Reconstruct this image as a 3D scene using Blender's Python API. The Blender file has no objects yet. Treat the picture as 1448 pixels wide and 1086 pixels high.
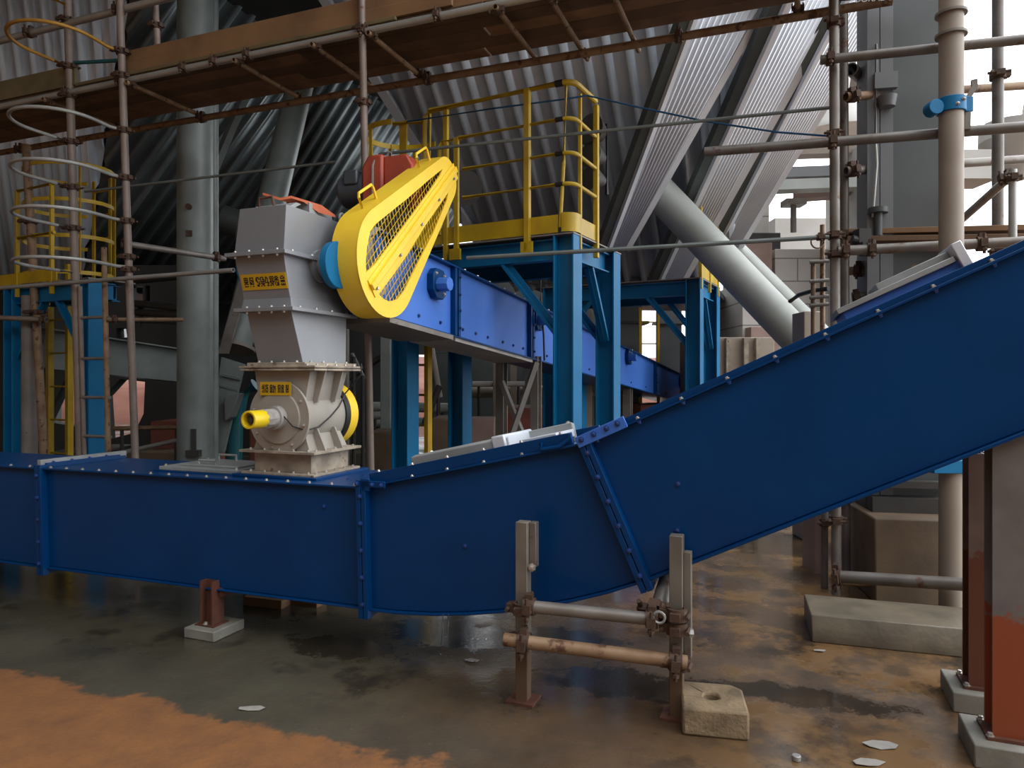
import bpy, bmesh, math, random
from mathutils import Vector as V, Matrix
from mathutils.geometry import tessellate_polygon
random.seed(7)
scene = bpy.context.scene
COL = scene.collection
# ------------------------------------------------------------------ measuring helpers
F, CX, HZ, H = 1000.0, 724.0, 533.0, 1.6          # focal length (px), image centre, horizon row, eye height (m)
def at(px, py, Y): return V(((px - CX) / F * Y, Y, H + (HZ - py) / F * Y))
def zat(py, Y): return H + (HZ - py) / F * Y
def gr(px, py): Y = F * H / (py - HZ); return V(((px - CX) / F * Y, Y, 0))
Z = V((0, 0, 1))
U = V((-.932, .361, 0)).normalized()               # along the conveyor, to the left and away
W = V((.361, .932, 0)).normalized()                # across the conveyor, away
O = V((.05, 3.68, 0))                              # a floor point on the conveyor's front plane
def tr(t, w, z): return O + U * t + W * w + Z * z
def tpx(px, w=0.0):
    k = (px - CX) / F; P = O + W * w
    return (P.x - k * P.y) / (k * U.y - U.x)
def tz(px, py, w=0.0):
    t = tpx(px, w); return t, zat(py, tr(t, w, 0).y)
def wpx(px, t):
    k = (px - CX) / F; P = tr(t, 0, 0)
    return (k * P.y - P.x) / (W.x - k * W.y)
def hit(px, py, P0, n):
    d = V(((px - CX) / F, 1, (HZ - py) / F)); c = V((0, 0, H))
    return c + d * ((P0 - c).dot(n) / d.dot(n))
# ------------------------------------------------------------------ materials
def mat(name, c1, c2=None, scale=6.0, rough=.5, metal=0.0, bump=.0, rust=None, rust_at=.62, coords='Object', spec=None, rough2=None, zband=None, coat=0):
    m = bpy.data.materials.new(name); m.use_nodes = True
    nt = m.node_tree; N = nt.nodes; L = nt.links
    b = N['Principled BSDF']
    b.inputs['Roughness'].default_value = rough; b.inputs['Metallic'].default_value = metal
    if coat: b.inputs['Coat Weight'].default_value = coat; b.inputs['Coat Roughness'].default_value = .15
    if spec is not None: b.inputs['Specular IOR Level'].default_value = spec
    c1 = tuple(c1) + (1,); c2 = (tuple(c2) + (1,)) if c2 else tuple(x * .72 for x in c1[:3]) + (1,)
    geo = N.new('ShaderNodeNewGeometry')
    nz = N.new('ShaderNodeTexNoise'); nz.inputs['Scale'].default_value = scale; nz.inputs['Detail'].default_value = 6
    L.new(geo.outputs['Position'], nz.inputs['Vector'])
    mr = N.new('ShaderNodeMapRange'); mr.inputs['From Min'].default_value = .35; mr.inputs['From Max'].default_value = .68
    L.new(nz.outputs['Fac'], mr.inputs['Value'])
    mx = N.new('ShaderNodeMix'); mx.data_type = 'RGBA'
    mx.inputs['A'].default_value = c1; mx.inputs['B'].default_value = c2
    L.new(mr.outputs['Result'], mx.inputs['Factor'])
    out = mx.outputs['Result']
    if rust:
        n2 = N.new('ShaderNodeTexNoise'); n2.inputs['Scale'].default_value = scale * 1.7; n2.inputs['Detail'].default_value = 9; n2.inputs['Roughness'].default_value = .65
        L.new(geo.outputs['Position'], n2.inputs['Vector'])
        r = N.new('ShaderNodeMapRange'); r.inputs['From Min'].default_value = rust_at; r.inputs['From Max'].default_value = rust_at + .06
        L.new(n2.outputs['Fac'], r.inputs['Value'])
        fac = r.outputs['Result']
        if zband is not None:      # paint flaked off below a height, ragged edge
            sx = N.new('ShaderNodeSeparateXYZ'); L.new(geo.outputs['Position'], sx.inputs[0])
            ad = N.new('ShaderNodeMath'); ad.operation = 'MULTIPLY_ADD'; ad.inputs[1].default_value = .35; L.new(n2.outputs['Fac'], ad.inputs[0]); L.new(sx.outputs['Z'], ad.inputs[2])
            rb = N.new('ShaderNodeMapRange'); rb.inputs['From Min'].default_value = zband + .19; rb.inputs['From Max'].default_value = zband + .16
            L.new(ad.outputs[0], rb.inputs['Value'])
            mm = N.new('ShaderNodeMath'); mm.operation = 'MAXIMUM'; L.new(fac, mm.inputs[0]); L.new(rb.outputs['Result'], mm.inputs[1]); fac = mm.outputs[0]
        m2 = N.new('ShaderNodeMix'); m2.data_type = 'RGBA'; m2.inputs['B'].default_value = tuple(rust) + (1,)
        L.new(out, m2.inputs['A']); L.new(fac, m2.inputs['Factor']); out = m2.outputs['Result']
    L.new(out, b.inputs['Base Color'])
    if rough2 is not None:
        rr = N.new('ShaderNodeMapRange'); rr.inputs['To Min'].default_value = rough; rr.inputs['To Max'].default_value = rough2
        rr.inputs['From Min'].default_value = .35; rr.inputs['From Max'].default_value = .65
        L.new(nz.outputs['Fac'], rr.inputs['Value']); L.new(rr.outputs['Result'], b.inputs['Roughness'])
    if bump:
        n3 = N.new('ShaderNodeTexNoise'); n3.inputs['Scale'].default_value = scale * 6; n3.inputs['Detail'].default_value = 5
        L.new(geo.outputs['Position'], n3.inputs['Vector'])
        bp = N.new('ShaderNodeBump'); bp.inputs['Strength'].default_value = bump; bp.inputs['Distance'].default_value = .01
        L.new(n3.outputs['Fac'], bp.inputs['Height']); L.new(bp.outputs['Normal'], b.inputs['Normal'])
    return m
M = {}
M['blue'] = mat('blue_enamel_shaded', (.0002, .042, .155), (.0002, .036, .135), 2.5, .34, 0, .02, spec=.22)  # same enamel as the upper conveyor, darkened: shade on the trough painted in
M['blue_lit'] = mat('blue_enamel_lit', (.065, .19, .62), (.045, .15, .55), 1.3, .45, 0, .02, spec=.35)  # lit copy of the blue: sky light from the right put into the colour
M['cyan'] = mat('sky_blue_enamel', (.002, .15, .33), (.002, .12, .28), 3, .5, 0, .03, spec=.3)
M['yellow'] = mat('yellow_enamel', (.60, .36, .010), (.50, .29, .010), 5, .42, 0, .02, rust=(.14, .09, .02), rust_at=.70)
M['yellow_bright'] = mat('yellow_guard_enamel', (.95, .64, .045), (.88, .56, .035), 4, .42, 0, .01, spec=.35, rust=(.28, .16, .03), rust_at=.72)
M['yellow_rail'] = mat('yellow_rail_enamel', (.52, .34, .008), (.40, .25, .008), 5, .45, 0, .02, rust=(.10, .06, .02), rust_at=.70)
M['yellow_cap'] = mat('yellow_cap_plastic', (.78, .55, .012), (.7, .48, .01), 8, .3)
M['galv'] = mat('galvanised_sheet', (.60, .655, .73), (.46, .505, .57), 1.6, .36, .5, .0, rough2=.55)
M['galv_lit'] = mat('lit_galvanised_sheet', (.76, .86, .98), (.62, .70, .81), 1.6, .36, .4, .0, rough2=.55)  # brighter copy of the sheet, light on the left hopper face painted in
M['galv_light'] = mat('galvanised_sheet_lighter', (.72, .75, .81), (.62, .65, .72), 1.6, .36, .3)  # lighter tone than the hopper sheet
M['galv_dark'] = mat('shaded_green_grey_sheet', (.14, .165, .168), (.09, .105, .108), 1.2, .4, .5)  # darker copy of the sheet: shade on the hopper flanks put into the colour
M['galv_black'] = mat('dark_shaded_sheet', (.06, .065, .065), (.04, .043, .043), 1.2, .55, .2)  # near-black copy for the hopper face in the dark, shade painted into its base
M['grey'] = mat('grey_enamel', (.235, .24, .255), (.20, .205, .22), 2, .42, .15, .02)
M['grey_lid'] = mat('light_grey_enamel', (.33, .34, .34), (.25, .26, .26), 5, .45, .1, .03)
M['valve'] = mat('dusty_beige_grey_paint', (.34, .305, .26), (.28, .25, .215), 5, .6, 0, .05, rust=(.27, .15, .05), rust_at=.68)
M['valve_dirty'] = mat('dirty_beige_paint', (.42, .35, .27), (.22, .18, .14), 9, .7, 0, .1, rust=(.16, .09, .05), rust_at=.6)
M['black'] = mat('black_rubber', (.015, .015, .014), None, 5, .5)
M['ink'] = mat('black_sign_ink', (.012, .011, .01), None, 5, .6)
M['bolt'] = mat('zinc_bolt', (.62, .60, .56), (.4, .36, .32), 30, .35, .7)
M['bolt_blue'] = mat('painted_bolt', (.01, .06, .26), (.02, .03, .10), 30, .4)
M['tube'] = mat('galvanised_scaffold_tube', (.24, .215, .195), (.16, .135, .115), 5, .45, .35, .05, rust=(.15, .075, .045), rust_at=.60)
M['tube_rust'] = mat('rusty_scaffold_tube', (.30, .20, .12), (.20, .11, .06), 7, .6, .2, .1, rust=(.10, .045, .025), rust_at=.56)
M['tube_pink'] = mat('weathered_tube', (.25, .195, .165), (.18, .135, .11), 5, .55, .2, .05, rust=(.17, .06, .04), rust_at=.63)
M['hoop'] = mat('bent_grey_tube', (.42, .42, .40), (.34, .33, .31), 5, .45, .4)
M['hoop_orange'] = mat('ochre_tube', (.42, .22, .03), (.32, .16, .03), 5, .5, .1)
M['coupler'] = mat('rusty_coupler', (.10, .055, .035), (.06, .033, .022), 14, .7, .2, .2, rust=(.22, .15, .11), rust_at=.63)
M['wood'] = mat('scaffold_timber', (.17, .095, .05), (.10, .054, .03), 4, .75, 0, .15)
M['wood_light'] = mat('toe_board_timber', (.28, .155, .07), (.18, .095, .045), 2.5, .7, 0, .1)
M['wood_olive'] = mat('olive_toe_board', (.17, .13, .06), (.11, .09, .045), 4, .7, 0, .1)
M['red'] = mat('red_enamel', (.46, .075, .035), (.36, .055, .03), 6, .42)
M['motor'] = mat('slate_grey_enamel', (.065, .075, .09), (.05, .058, .07), 4, .4)
M['pillar'] = mat('grey_green_pillar_paint', (.21, .235, .225), (.15, .175, .165), 3, .42, 0, .04, rust=(.10, .07, .05), rust_at=.71)
M['pipe'] = mat('dusty_grey_pipe', (.36, .37, .345), (.28, .29, .27), 2.2, .5, .15, .03)
M['steel'] = mat('primed_steel', (.24, .215, .19), (.17, .145, .125), 4, .55, .1, .06, rust=(.14, .07, .04), rust_at=.66)
M['steel_white'] = mat('greyish_white_steel', (.40, .37, .35), (.30, .28, .26), 4, .5, 0, .05)
M['prop'] = mat('weathered_prop_steel', (.20, .175, .145), (.14, .12, .10), 6, .55, .1, .08, rust=(.13, .075, .045), rust_at=.68, zband=.28)
M['rust'] = mat('rusty_steel', (.13, .042, .022), (.075, .028, .018), 10, .7, 0, .2)
M['col_rust'] = mat('half_rusted_column_paint', (.17, .148, .138), (.12, .102, .094), 5, .55, 0, .06, rust=(.27, .055, .018), rust_at=.8, zband=.62)
M['col_rust2'] = mat('half_rusted_rear_column', (.20, .13, .11), (.14, .09, .075), 5, .55, 0, .06, rust=(.13, .04, .02), rust_at=.75, zband=.75)
M['concrete'] = mat('wet_concrete', (.18, .145, .10), (.11, .09, .065), 5, .4, 0, .25)
M['concrete_light'] = mat('pale_concrete', (.25, .235, .20), (.17, .155, .13), 5, .7, 0, .2)
M['concrete_block'] = mat('tan_rough_concrete', (.29, .20, .115), (.15, .105, .06), 9, .75, 0, .5)
M['concrete_brown'] = mat('brown_concrete', (.17, .115, .07), (.12, .08, .05), 4, .7, 0, .15)
M['concrete_pink'] = mat('pinkish_concrete', (.33, .22, .19), (.27, .18, .15), 4, .7, 0, .1)
M['render'] = mat('pale_grey_render', (.55, .52, .49), (.47, .44, .41), 1.5, .75, 0, .05)
M['duct'] = mat('grey_painted_plate', (.17, .17, .175), (.135, .135, .14), 1.4, .5, .1)
M['duct_dark'] = mat('dark_grey_plate', (.085, .09, .09), (.065, .068, .07), 1.6, .5, .1)
M['tan'] = mat('tan_pipe_paint', (.33, .27, .215), (.27, .215, .17), 3, .5, 0, .03)
M['rope'] = mat('blue_rope', (.01, .09, .22), None, 20, .8)
M['wire'] = mat('grey_green_rod', (.17, .19, .18), (.12, .135, .13), 4, .5, .2)
M['orange'] = mat('orange_sheet', (.55, .13, .05), (.42, .09, .035), 8, .7)
M['tank'] = mat('faded_red_tank', (.25, .07, .045), (.16, .05, .035), 5, .65)
M['bark'] = mat('dark_machinery', (.045, .04, .036), (.03, .026, .024), 4, .6)
M['paper'] = mat('wet_paper', (.36, .33, .30), (.27, .24, .22), 20, .7)
M['teal'] = mat('teal_pipe', (.015, .13, .15), (.012, .10, .12), 4, .4)
M['white'] = mat('white_letter_paint', (.8, .8, .8), None, 5, .5)
def panel_mat():
    m = mat('pale_panelled_render', (.55, .52, .49), (.47, .44, .41), 1.5, .75)
    nt = m.node_tree; N = nt.nodes; L = nt.links; b = N['Principled BSDF']; src = b.inputs['Base Color'].links[0].from_socket
    g = N.new('ShaderNodeNewGeometry'); sx = N.new('ShaderNodeSeparateXYZ'); cx = N.new('ShaderNodeCombineXYZ'); L.new(g.outputs['Position'], sx.inputs[0]); L.new(sx.outputs['X'], cx.inputs['X']); L.new(sx.outputs['Z'], cx.inputs['Y'])
    br = N.new('ShaderNodeTexBrick'); br.inputs['Scale'].default_value = 1; br.inputs['Brick Width'].default_value = 1.5; br.inputs['Row Height'].default_value = .42; br.inputs['Mortar Size'].default_value = .012
    L.new(cx.outputs[0], br.inputs['Vector']); L.new(src, br.inputs['Color1']); L.new(src, br.inputs['Color2']); br.inputs['Mortar'].default_value = (.22, .19, .17, 1)
    L.new(br.outputs['Color'], b.inputs['Base Color']); return m
M['panel'] = panel_mat()
def earth_mat():
    m = mat('red_earth', (.13, .028, .012), (.20, .075, .045), .6, .9)
    return m
M['earth'] = earth_mat()
def water_mat():
    m = bpy.data.materials.new('dripping_water'); m.use_nodes = True
    b = m.node_tree.nodes['Principled BSDF']; b.inputs['Transmission Weight'].default_value = 1; b.inputs['Roughness'].default_value = .03; b.inputs['IOR'].default_value = 1.33
    b.inputs['Base Color'].default_value = (.9, .95, 1, 1)
    return m
M['water'] = water_mat()
def vary(m, lo, hi):
    nt = m.node_tree; N = nt.nodes; L = nt.links; b = N['Principled BSDF']; src = b.inputs['Base Color'].links[0].from_socket
    oi = N.new('ShaderNodeObjectInfo'); mr = N.new('ShaderNodeMapRange'); mr.inputs['To Min'].default_value = lo; mr.inputs['To Max'].default_value = hi; L.new(oi.outputs['Random'], mr.inputs['Value'])
    hs = N.new('ShaderNodeHueSaturation'); L.new(src, hs.inputs['Color']); L.new(mr.outputs['Result'], hs.inputs['Value']); L.new(hs.outputs['Color'], b.inputs['Base Color'])
vary(M['wood'], .55, 1.35); vary(M['tube'], .75, 1.15); vary(M['tube_rust'], .75, 1.2)
def floor_mat():
    m = bpy.data.materials.new('wet_stained_concrete_floor'); m.use_nodes = True
    nt = m.node_tree; N = nt.nodes; L = nt.links; b = N['Principled BSDF']
    geo = N.new('ShaderNodeNewGeometry')
    def noise(s, d=8, r=.6, off=(0, 0, 0)):
        mp = N.new('ShaderNodeMapping'); mp.inputs['Location'].default_value = off; L.new(geo.outputs['Position'], mp.inputs['Vector'])
        n = N.new('ShaderNodeTexNoise'); n.inputs['Scale'].default_value = s; n.inputs['Detail'].default_value = d; n.inputs['Roughness'].default_value = r
        L.new(mp.outputs[0], n.inputs['Vector']); return n.outputs['Fac']
    def mr(v, a, c, lo=0, hi=1, smooth=False):
        n = N.new('ShaderNodeMapRange'); n.inputs['From Min'].default_value = a; n.inputs['From Max'].default_value = c
        n.inputs['To Min'].default_value = lo; n.inputs['To Max'].default_value = hi
        if smooth: n.interpolation_type = 'SMOOTHSTEP'
        L.new(v, n.inputs['Value']); return n.outputs['Result']
    def math_(op, a, c):
        n = N.new('ShaderNodeMath'); n.operation = op
        for i, x in enumerate((a, c)):
            if isinstance(x, (int, float)): n.inputs[i].default_value = x
            else: L.new(x, n.inputs[i])
        return n.outputs[0]
    def mix(fac, A, B):
        n = N.new('ShaderNodeMix'); n.data_type = 'RGBA'; L.new(fac, n.inputs['Factor'])
        for k, x in (('A', A), ('B', B)):
            if isinstance(x, tuple): n.inputs[k].default_value = x + (1,)
            else: L.new(x, n.inputs[k])
        return n.outputs['Result']
    sx = N.new('ShaderNodeSeparateXYZ'); L.new(geo.outputs['Position'], sx.inputs[0])
    dt = N.new('ShaderNodeVectorMath'); dt.operation = 'DOT_PRODUCT'; dt.inputs[1].default_value = tuple(W); L.new(geo.outputs['Position'], dt.inputs[0])
    v = dt.outputs['Value']
    n1 = noise(1.3); n2 = noise(6, 10, .7); n3 = noise(2.6, 9, .65, (5, 3, 0)); n4 = noise(.7, 5, .5, (9, 1, 0)); n5 = noise(40, 4, .6)
    left = mix(mr(n1, .35, .65), (.085, .073, .048), (.050, .043, .029))
    right = mix(mr(n1, .35, .65), (.130, .076, .042), (.066, .041, .025))
    base = mix(mr(math_('ADD', sx.outputs['X'], mr(n3, 0, 1, -.6, .6)), -1.3, .7, 0, 1, True), left, right)
    base = mix(mr(n2, .50, .72, 0, .6), base, (.05, .038, .03))
    # orange strip painted along the near edge, ragged border
    edge = math_('ADD', v, mr(n3, .3, .7, -.10, .10)); edge = math_('ADD', edge, mr(n2, .3, .7, -.05, .05))
    om = mr(edge, 2.63, 2.58)
    om = math_('MULTIPLY', om, mr(math_('ADD', sx.outputs['X'], mr(n3, .2, .8, -.6, .6)), .9, -.4))
    orange = mix(mr(n2, .35, .7), (.27, .115, .042), (.17, .075, .034))
    base = mix(om, base, orange)
    # ochre silt to the right of the conveyor supports
    sil = math_('MULTIPLY', mr(n3, .46, .56), mr(sx.outputs['X'], .55, 1.3)); base = mix(math_('MULTIPLY', sil, .8), base, (.22, .12, .05))
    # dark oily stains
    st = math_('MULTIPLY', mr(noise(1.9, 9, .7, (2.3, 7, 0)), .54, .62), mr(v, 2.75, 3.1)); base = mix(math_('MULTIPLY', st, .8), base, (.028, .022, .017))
    base = mix(mr(n5, .66, .74, 0, .35), base, (.3, .26, .21))
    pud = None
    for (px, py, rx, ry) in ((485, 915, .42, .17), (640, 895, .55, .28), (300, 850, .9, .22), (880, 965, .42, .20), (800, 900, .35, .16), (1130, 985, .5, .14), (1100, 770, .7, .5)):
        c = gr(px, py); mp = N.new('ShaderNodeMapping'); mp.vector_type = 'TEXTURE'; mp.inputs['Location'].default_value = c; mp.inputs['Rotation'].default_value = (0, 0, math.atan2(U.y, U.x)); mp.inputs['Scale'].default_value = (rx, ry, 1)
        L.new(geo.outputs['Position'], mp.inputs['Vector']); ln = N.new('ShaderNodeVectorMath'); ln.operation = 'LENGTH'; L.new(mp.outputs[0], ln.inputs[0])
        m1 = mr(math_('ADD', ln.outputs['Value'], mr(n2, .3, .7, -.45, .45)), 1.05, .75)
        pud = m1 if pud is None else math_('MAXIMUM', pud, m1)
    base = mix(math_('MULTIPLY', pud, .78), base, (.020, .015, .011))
    L.new(base, b.inputs['Base Color'])
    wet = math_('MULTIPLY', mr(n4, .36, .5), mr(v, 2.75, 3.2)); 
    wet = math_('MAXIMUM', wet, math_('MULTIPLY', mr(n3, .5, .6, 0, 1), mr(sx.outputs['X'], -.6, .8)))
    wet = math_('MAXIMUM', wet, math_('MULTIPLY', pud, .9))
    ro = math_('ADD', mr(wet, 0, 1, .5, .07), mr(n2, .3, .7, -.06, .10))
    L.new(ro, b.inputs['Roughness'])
    bp = N.new('ShaderNodeBump'); bp.inputs['Distance'].default_value = .012
    hgt = math_('ADD', n2, math_('MULTIPLY', n5, .4)); L.new(hgt, bp.inputs['Height'])
    L.new(mr(wet, 0, 1, .5, .09), bp.inputs['Strength']); L.new(bp.outputs['Normal'], b.inputs['Normal'])
    return m
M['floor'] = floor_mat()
# ------------------------------------------------------------------ mesh builder
def perp(d):
    a = Z if abs(d.z) < .9 else V((1, 0, 0))
    s = d.cross(a).normalized(); return s, s.cross(d).normalized()
class MB:
    def __init__(s): s.bm = bmesh.new()
    def face(s, pts):
        vs = [s.bm.verts.new(p) for p in pts]; return s.bm.faces.new(vs)
    def loft(s, rings, cap=True, closed=False):
        R = [[s.bm.verts.new(p) for p in r] for r in rings]; n = len(R[0])
        idx = list(range(len(R) - 1)) + ([len(R) - 1] if closed else [])
        for i in idx:
            A, B = R[i], R[(i + 1) % len(R)]
            for j in range(n): s.bm.faces.new((A[j], A[(j + 1) % n], B[(j + 1) % n], B[j]))
        if cap and not closed:
            s.bm.faces.new(R[0][::-1]); s.bm.faces.new(R[-1])
        return s
    def hexa(s, b, t): return s.loft([b, t])
    def prism(s, poly, vec): return s.loft([poly, [p + vec for p in poly]])
    def box(s, c, sx, sy, sz, X=V((1, 0, 0)), Y=None, Zv=Z):
        Y = Y or Zv.cross(X).normalized()
        a, b_, z = X * sx / 2, Y * sy / 2, Zv * sz / 2
        q = [c - a - b_, c + a - b_, c + a + b_, c - a + b_]
        return s.loft([[p - z for p in q], [p + z for p in q]])
    def ubox(s, t0, t1, w0, w1, z0, z1):
        q = [(t0, w0), (t1, w0), (t1, w1), (t0, w1)]
        return s.loft([[tr(a, b, z0) for a, b in q], [tr(a, b, z1) for a, b in q]])
    def bar(s, a, b, w, h, up=Z):
        d = (b - a).normalized(); sd = d.cross(up).normalized(); u = sd.cross(d).normalized()
        q = [sd * (-w / 2) + u * (-h / 2), sd * (w / 2) + u * (-h / 2), sd * (w / 2) + u * (h / 2), sd * (-w / 2) + u * (h / 2)]
        return s.loft([[a + p for p in q], [b + p for p in q]])
    def hbeam(s, a, b, depth, width, dd, tf=.012, tw=.010):
        ax = (b - a).normalized(); fw = ax.cross(dd).normalized()
        y = depth / 2; x = width / 2
        prof = [(-x, -y), (x, -y), (x, -y + tf), (tw / 2, -y + tf), (tw / 2, y - tf), (x, y - tf), (x, y), (-x, y), (-x, y - tf), (-tw / 2, y - tf), (-tw / 2, -y + tf), (-x, -y + tf)]
        ring = [fw * p + dd * q for p, q in prof]
        return s.loft([[a + r for r in ring], [b + r for r in ring]])
    def channel(s, a, b, depth, width, dd, fw, t=.008):
        y = depth / 2
        prof = [(0, -y), (width, -y), (width, -y + t), (t, -y + t), (t, y - t), (width, y - t), (width, y), (0, y)]
        ring = [fw * p + dd * q for p, q in prof]
        return s.loft([[a + r for r in ring], [b + r for r in ring]])
    def cyl(s, a, b, r, r2=None, n=24):
        d = (b - a).normalized(); x, y = perp(d); r2 = r if r2 is None else r2
        def c(p, q): return [p + (x * math.cos(2 * math.pi * i / n) + y * math.sin(2 * math.pi * i / n)) * q for i in range(n)]
        return s.loft([c(a, r), c(b, r2)])
    def pipe(s, a, b, ro, ri, n=28):       # open ring with wall thickness
        d = (b - a).normalized(); x, y = perp(d)
        def c(p, q): return [p + (x * math.cos(2 * math.pi * i / n) + y * math.sin(2 * math.pi * i / n)) * q for i in range(n)]
        return s.loft([c(a, ro), c(b, ro), c(b, ri), c(a, ri)], closed=True)
    def lathe(s, a, d, prof, n=28):        # prof: (distance along d, radius)
        d = d.normalized(); x, y = perp(d)
        return s.loft([[a + d * h + (x * math.cos(2 * math.pi * i / n) + y * math.sin(2 * math.pi * i / n)) * max(r, 1e-4) for i in range(n)] for h, r in prof])
    def tube(s, pts, r, n=10, closed=False):
        k = len(pts); rings = []; px = None
        for i, p in enumerate(pts):
            if closed: d = (pts[(i + 1) % k] - pts[i - 1]).normalized()
            else: d = (pts[min(i + 1, k - 1)] - pts[max(i - 1, 0)]).normalized()
            if px is None: x, y = perp(d)
            else:
                x = (px - d * px.dot(d)).normalized(); y = d.cross(x)
            px = x
            rings.append([p + (x * math.cos(2 * math.pi * j / n) + y * math.sin(2 * math.pi * j / n)) * r for j in range(n)])
        return s.loft(rings, closed=closed)
    def strap(s, pts, wdir, w, t, closed=False):   # flat bar swept along pts; wdir = width direction
        k = len(pts); rings = []
        for i, p in enumerate(pts):
            if closed: d = (pts[(i + 1) % k] - pts[i - 1]).normalized()
            else: d = (pts[min(i + 1, k - 1)] - pts[max(i - 1, 0)]).normalized()
            nrm = d.cross(wdir).normalized()
            a, b = wdir * w / 2, nrm * t / 2
            rings.append([p - a - b, p + a - b, p + a + b, p - a + b])
        return s.loft(rings, closed=closed)
    def sphere(s, c, r, n=12, sz=1.0):
        rings = []
        for i in range(1, n // 2):
            ph = math.pi * i / (n // 2)
            rings.append([c + V((math.cos(2 * math.pi * j / n) * math.sin(ph), math.sin(2 * math.pi * j / n) * math.sin(ph), -math.cos(ph) * sz)) * r for j in range(n)])
        return s.loft(rings)
    def holed(s, outer, holes, vec):       # plate with openings; outer/holes are lists of 3-D points on a plane
        loops = [outer] + holes; pts = [p for l in loops for p in l]
        tris = tessellate_polygon(loops)
        A = [s.bm.verts.new(p) for p in pts]; B = [s.bm.verts.new(p + vec) for p in pts]
        for t in tris:
            try: s.bm.faces.new([A[i] for i in t]); s.bm.faces.new([B[i] for i in reversed(t)])
            except ValueError: pass
        o = 0
        for l in loops:
            n = len(l)
            for j in range(n):
                a, b = o + j, o + (j + 1) % n
                s.bm.faces.new((A[a], A[b], B[b], B[a]))
            o += n
        return s
def wloc(o):
    p = V((0, 0, 0))
    while o: p += o.location; o = o.parent
    return p
def build(name, mb, m, parent=None, label=None, bev=0, solid=0, ang=32):
    bm = mb.bm
    bmesh.ops.recalc_face_normals(bm, faces=bm.faces)
    if parent is None:
        xs = [v.co for v in bm.verts]
        lo = V((min(p.x for p in xs), min(p.y for p in xs), min(p.z for p in xs))); hi = V((max(p.x for p in xs), max(p.y for p in xs), max(p.z for p in xs)))
        org = V(((lo.x + hi.x) / 2, (lo.y + hi.y) / 2, lo.z)); off = org
    else: off = wloc(parent)
    bmesh.ops.translate(bm, verts=bm.verts, vec=-off)
    me = bpy.data.meshes.new(name); bm.to_mesh(me); bm.free()
    me.materials.append(m); me.shade_smooth()
    me.set_sharp_from_angle(angle=math.radians(ang))
    o = bpy.data.objects.new(name, me); COL.objects.link(o)
    if parent is None: o.location = org
    else: o.parent = parent
    if label: o['label'] = label
    if solid:
        md = o.modifiers.new('solid', 'SOLIDIFY'); md.thickness = solid; md.offset = 0
    if bev:
        md = o.modifiers.new('bevel', 'BEVEL'); md.width = bev; md.segments = 2; md.limit_method = 'ANGLE'; md.angle_limit = math.radians(40)
    return o
def thing(name, label, cat, loc, group=None):
    o = bpy.data.objects.new(name, None); COL.objects.link(o); o.location = loc; o.empty_display_size = .1
    o['label'] = label; o['category'] = cat; o['kind'] = 'thing'
    if group: o['group'] = group
    return o
def solo(name, mb, m, label, cat, group=None, kind=None, **k):
    o = build(name, mb, m, None, label, **k); o['category'] = cat; o['kind'] = 'thing'
    if group: o['group'] = group
    if kind: o['kind'] = kind
    return o
def structure(name, mb, m, label=None, **k):
    o = build(name, mb, m, None, label, **k); o['kind'] = 'structure'; return o
# shared bolt mesh, one object per bolt
_bm = MB(); _bm.lathe(V((0, 0, 0)), Z, [(0, 1.35), (.35, 1.35), (.35, .95), (1.25, .85), (1.4, .5)], 6)
bmesh.ops.recalc_face_normals(_bm.bm, faces=_bm.bm.faces)
BOLT = {}
def bolt(parent, pos, n, r=.011, m='bolt', name='bolt'):
    if m not in BOLT:
        me = bpy.data.meshes.new('bolt'); _bm.bm.to_mesh(me); me.materials.append(M[m]); BOLT[m] = me
    o = bpy.data.objects.new(name, BOLT[m]); COL.objects.link(o); o.parent = parent
    o.location = pos - wloc(parent); o.scale = (r, r, r)
    o.rotation_mode = 'QUATERNION'; o.rotation_quaternion = n.to_track_quat('Z', 'Y')
    return o
def coupler(parent, p, axis, r=.03, cross=None):
    """scaffold coupler clamped round a tube: two half collars, a hinge lug and a nut"""
    mb = MB(); axis = axis.normalized(); x, y = perp(axis)
    if cross is not None: x = (cross - axis * cross.dot(axis)).normalized(); y = axis.cross(x)
    mb.pipe(p - axis * .028, p + axis * .028, r * 1.42, r * 1.0, 14)
    mb.box(p + x * r * 1.7, r * 1.2, r * 1.5, .04, x, y, axis)
    mb.box(p + y * r * 1.6, r * .9, r * 1.3, .036, y, x, axis)
    mb.cyl(p + x * r * 1.9 - y * r * 2.1, p + x * r * 1.9 + y * r * 1.7, r * .28, n=8)
    mb.cyl(p + x * r * 1.9 - y * r * 1.6, p + x * r * 1.9 - y * r * 1.1, r * .55, n=6)
    mb.cyl(p - x * r * 1.6 - y * r * .5, p - x * r * 1.6 + y * r * 1.9, r * .28, n=8)
    return build('coupler', mb, M['coupler'], parent)
def hollow(mb, a, b, r, n=14): return mb.pipe(a, b, r, r * .82, n)
def tube_thing(a, b, r, m, label, group=None, clamps=(), name='scaffold_tube', n=14):
    mb = MB(); hollow(mb, a, b, r, n)
    o = solo(name, mb, M[m], label, 'scaffold tube', group)
    d = b - a
    for f in clamps:
        cr = None
        if isinstance(f, tuple): f, cr = f
        coupler(o, a + d * f, d, r, cr)
    return o
def arc(c, x, y, r, a0, a1, n): return [c + x * (r * math.cos(a0 + (a1 - a0) * i / n)) + y * (r * math.sin(a0 + (a1 - a0) * i / n)) for i in range(n + 1)]
# ================================================================== setting
mb = MB(); mb.box(V((0, 15, -.1)), 70, 50, .2); structure('floor', mb, M['floor'], 'wet brown stained concrete floor')
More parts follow.
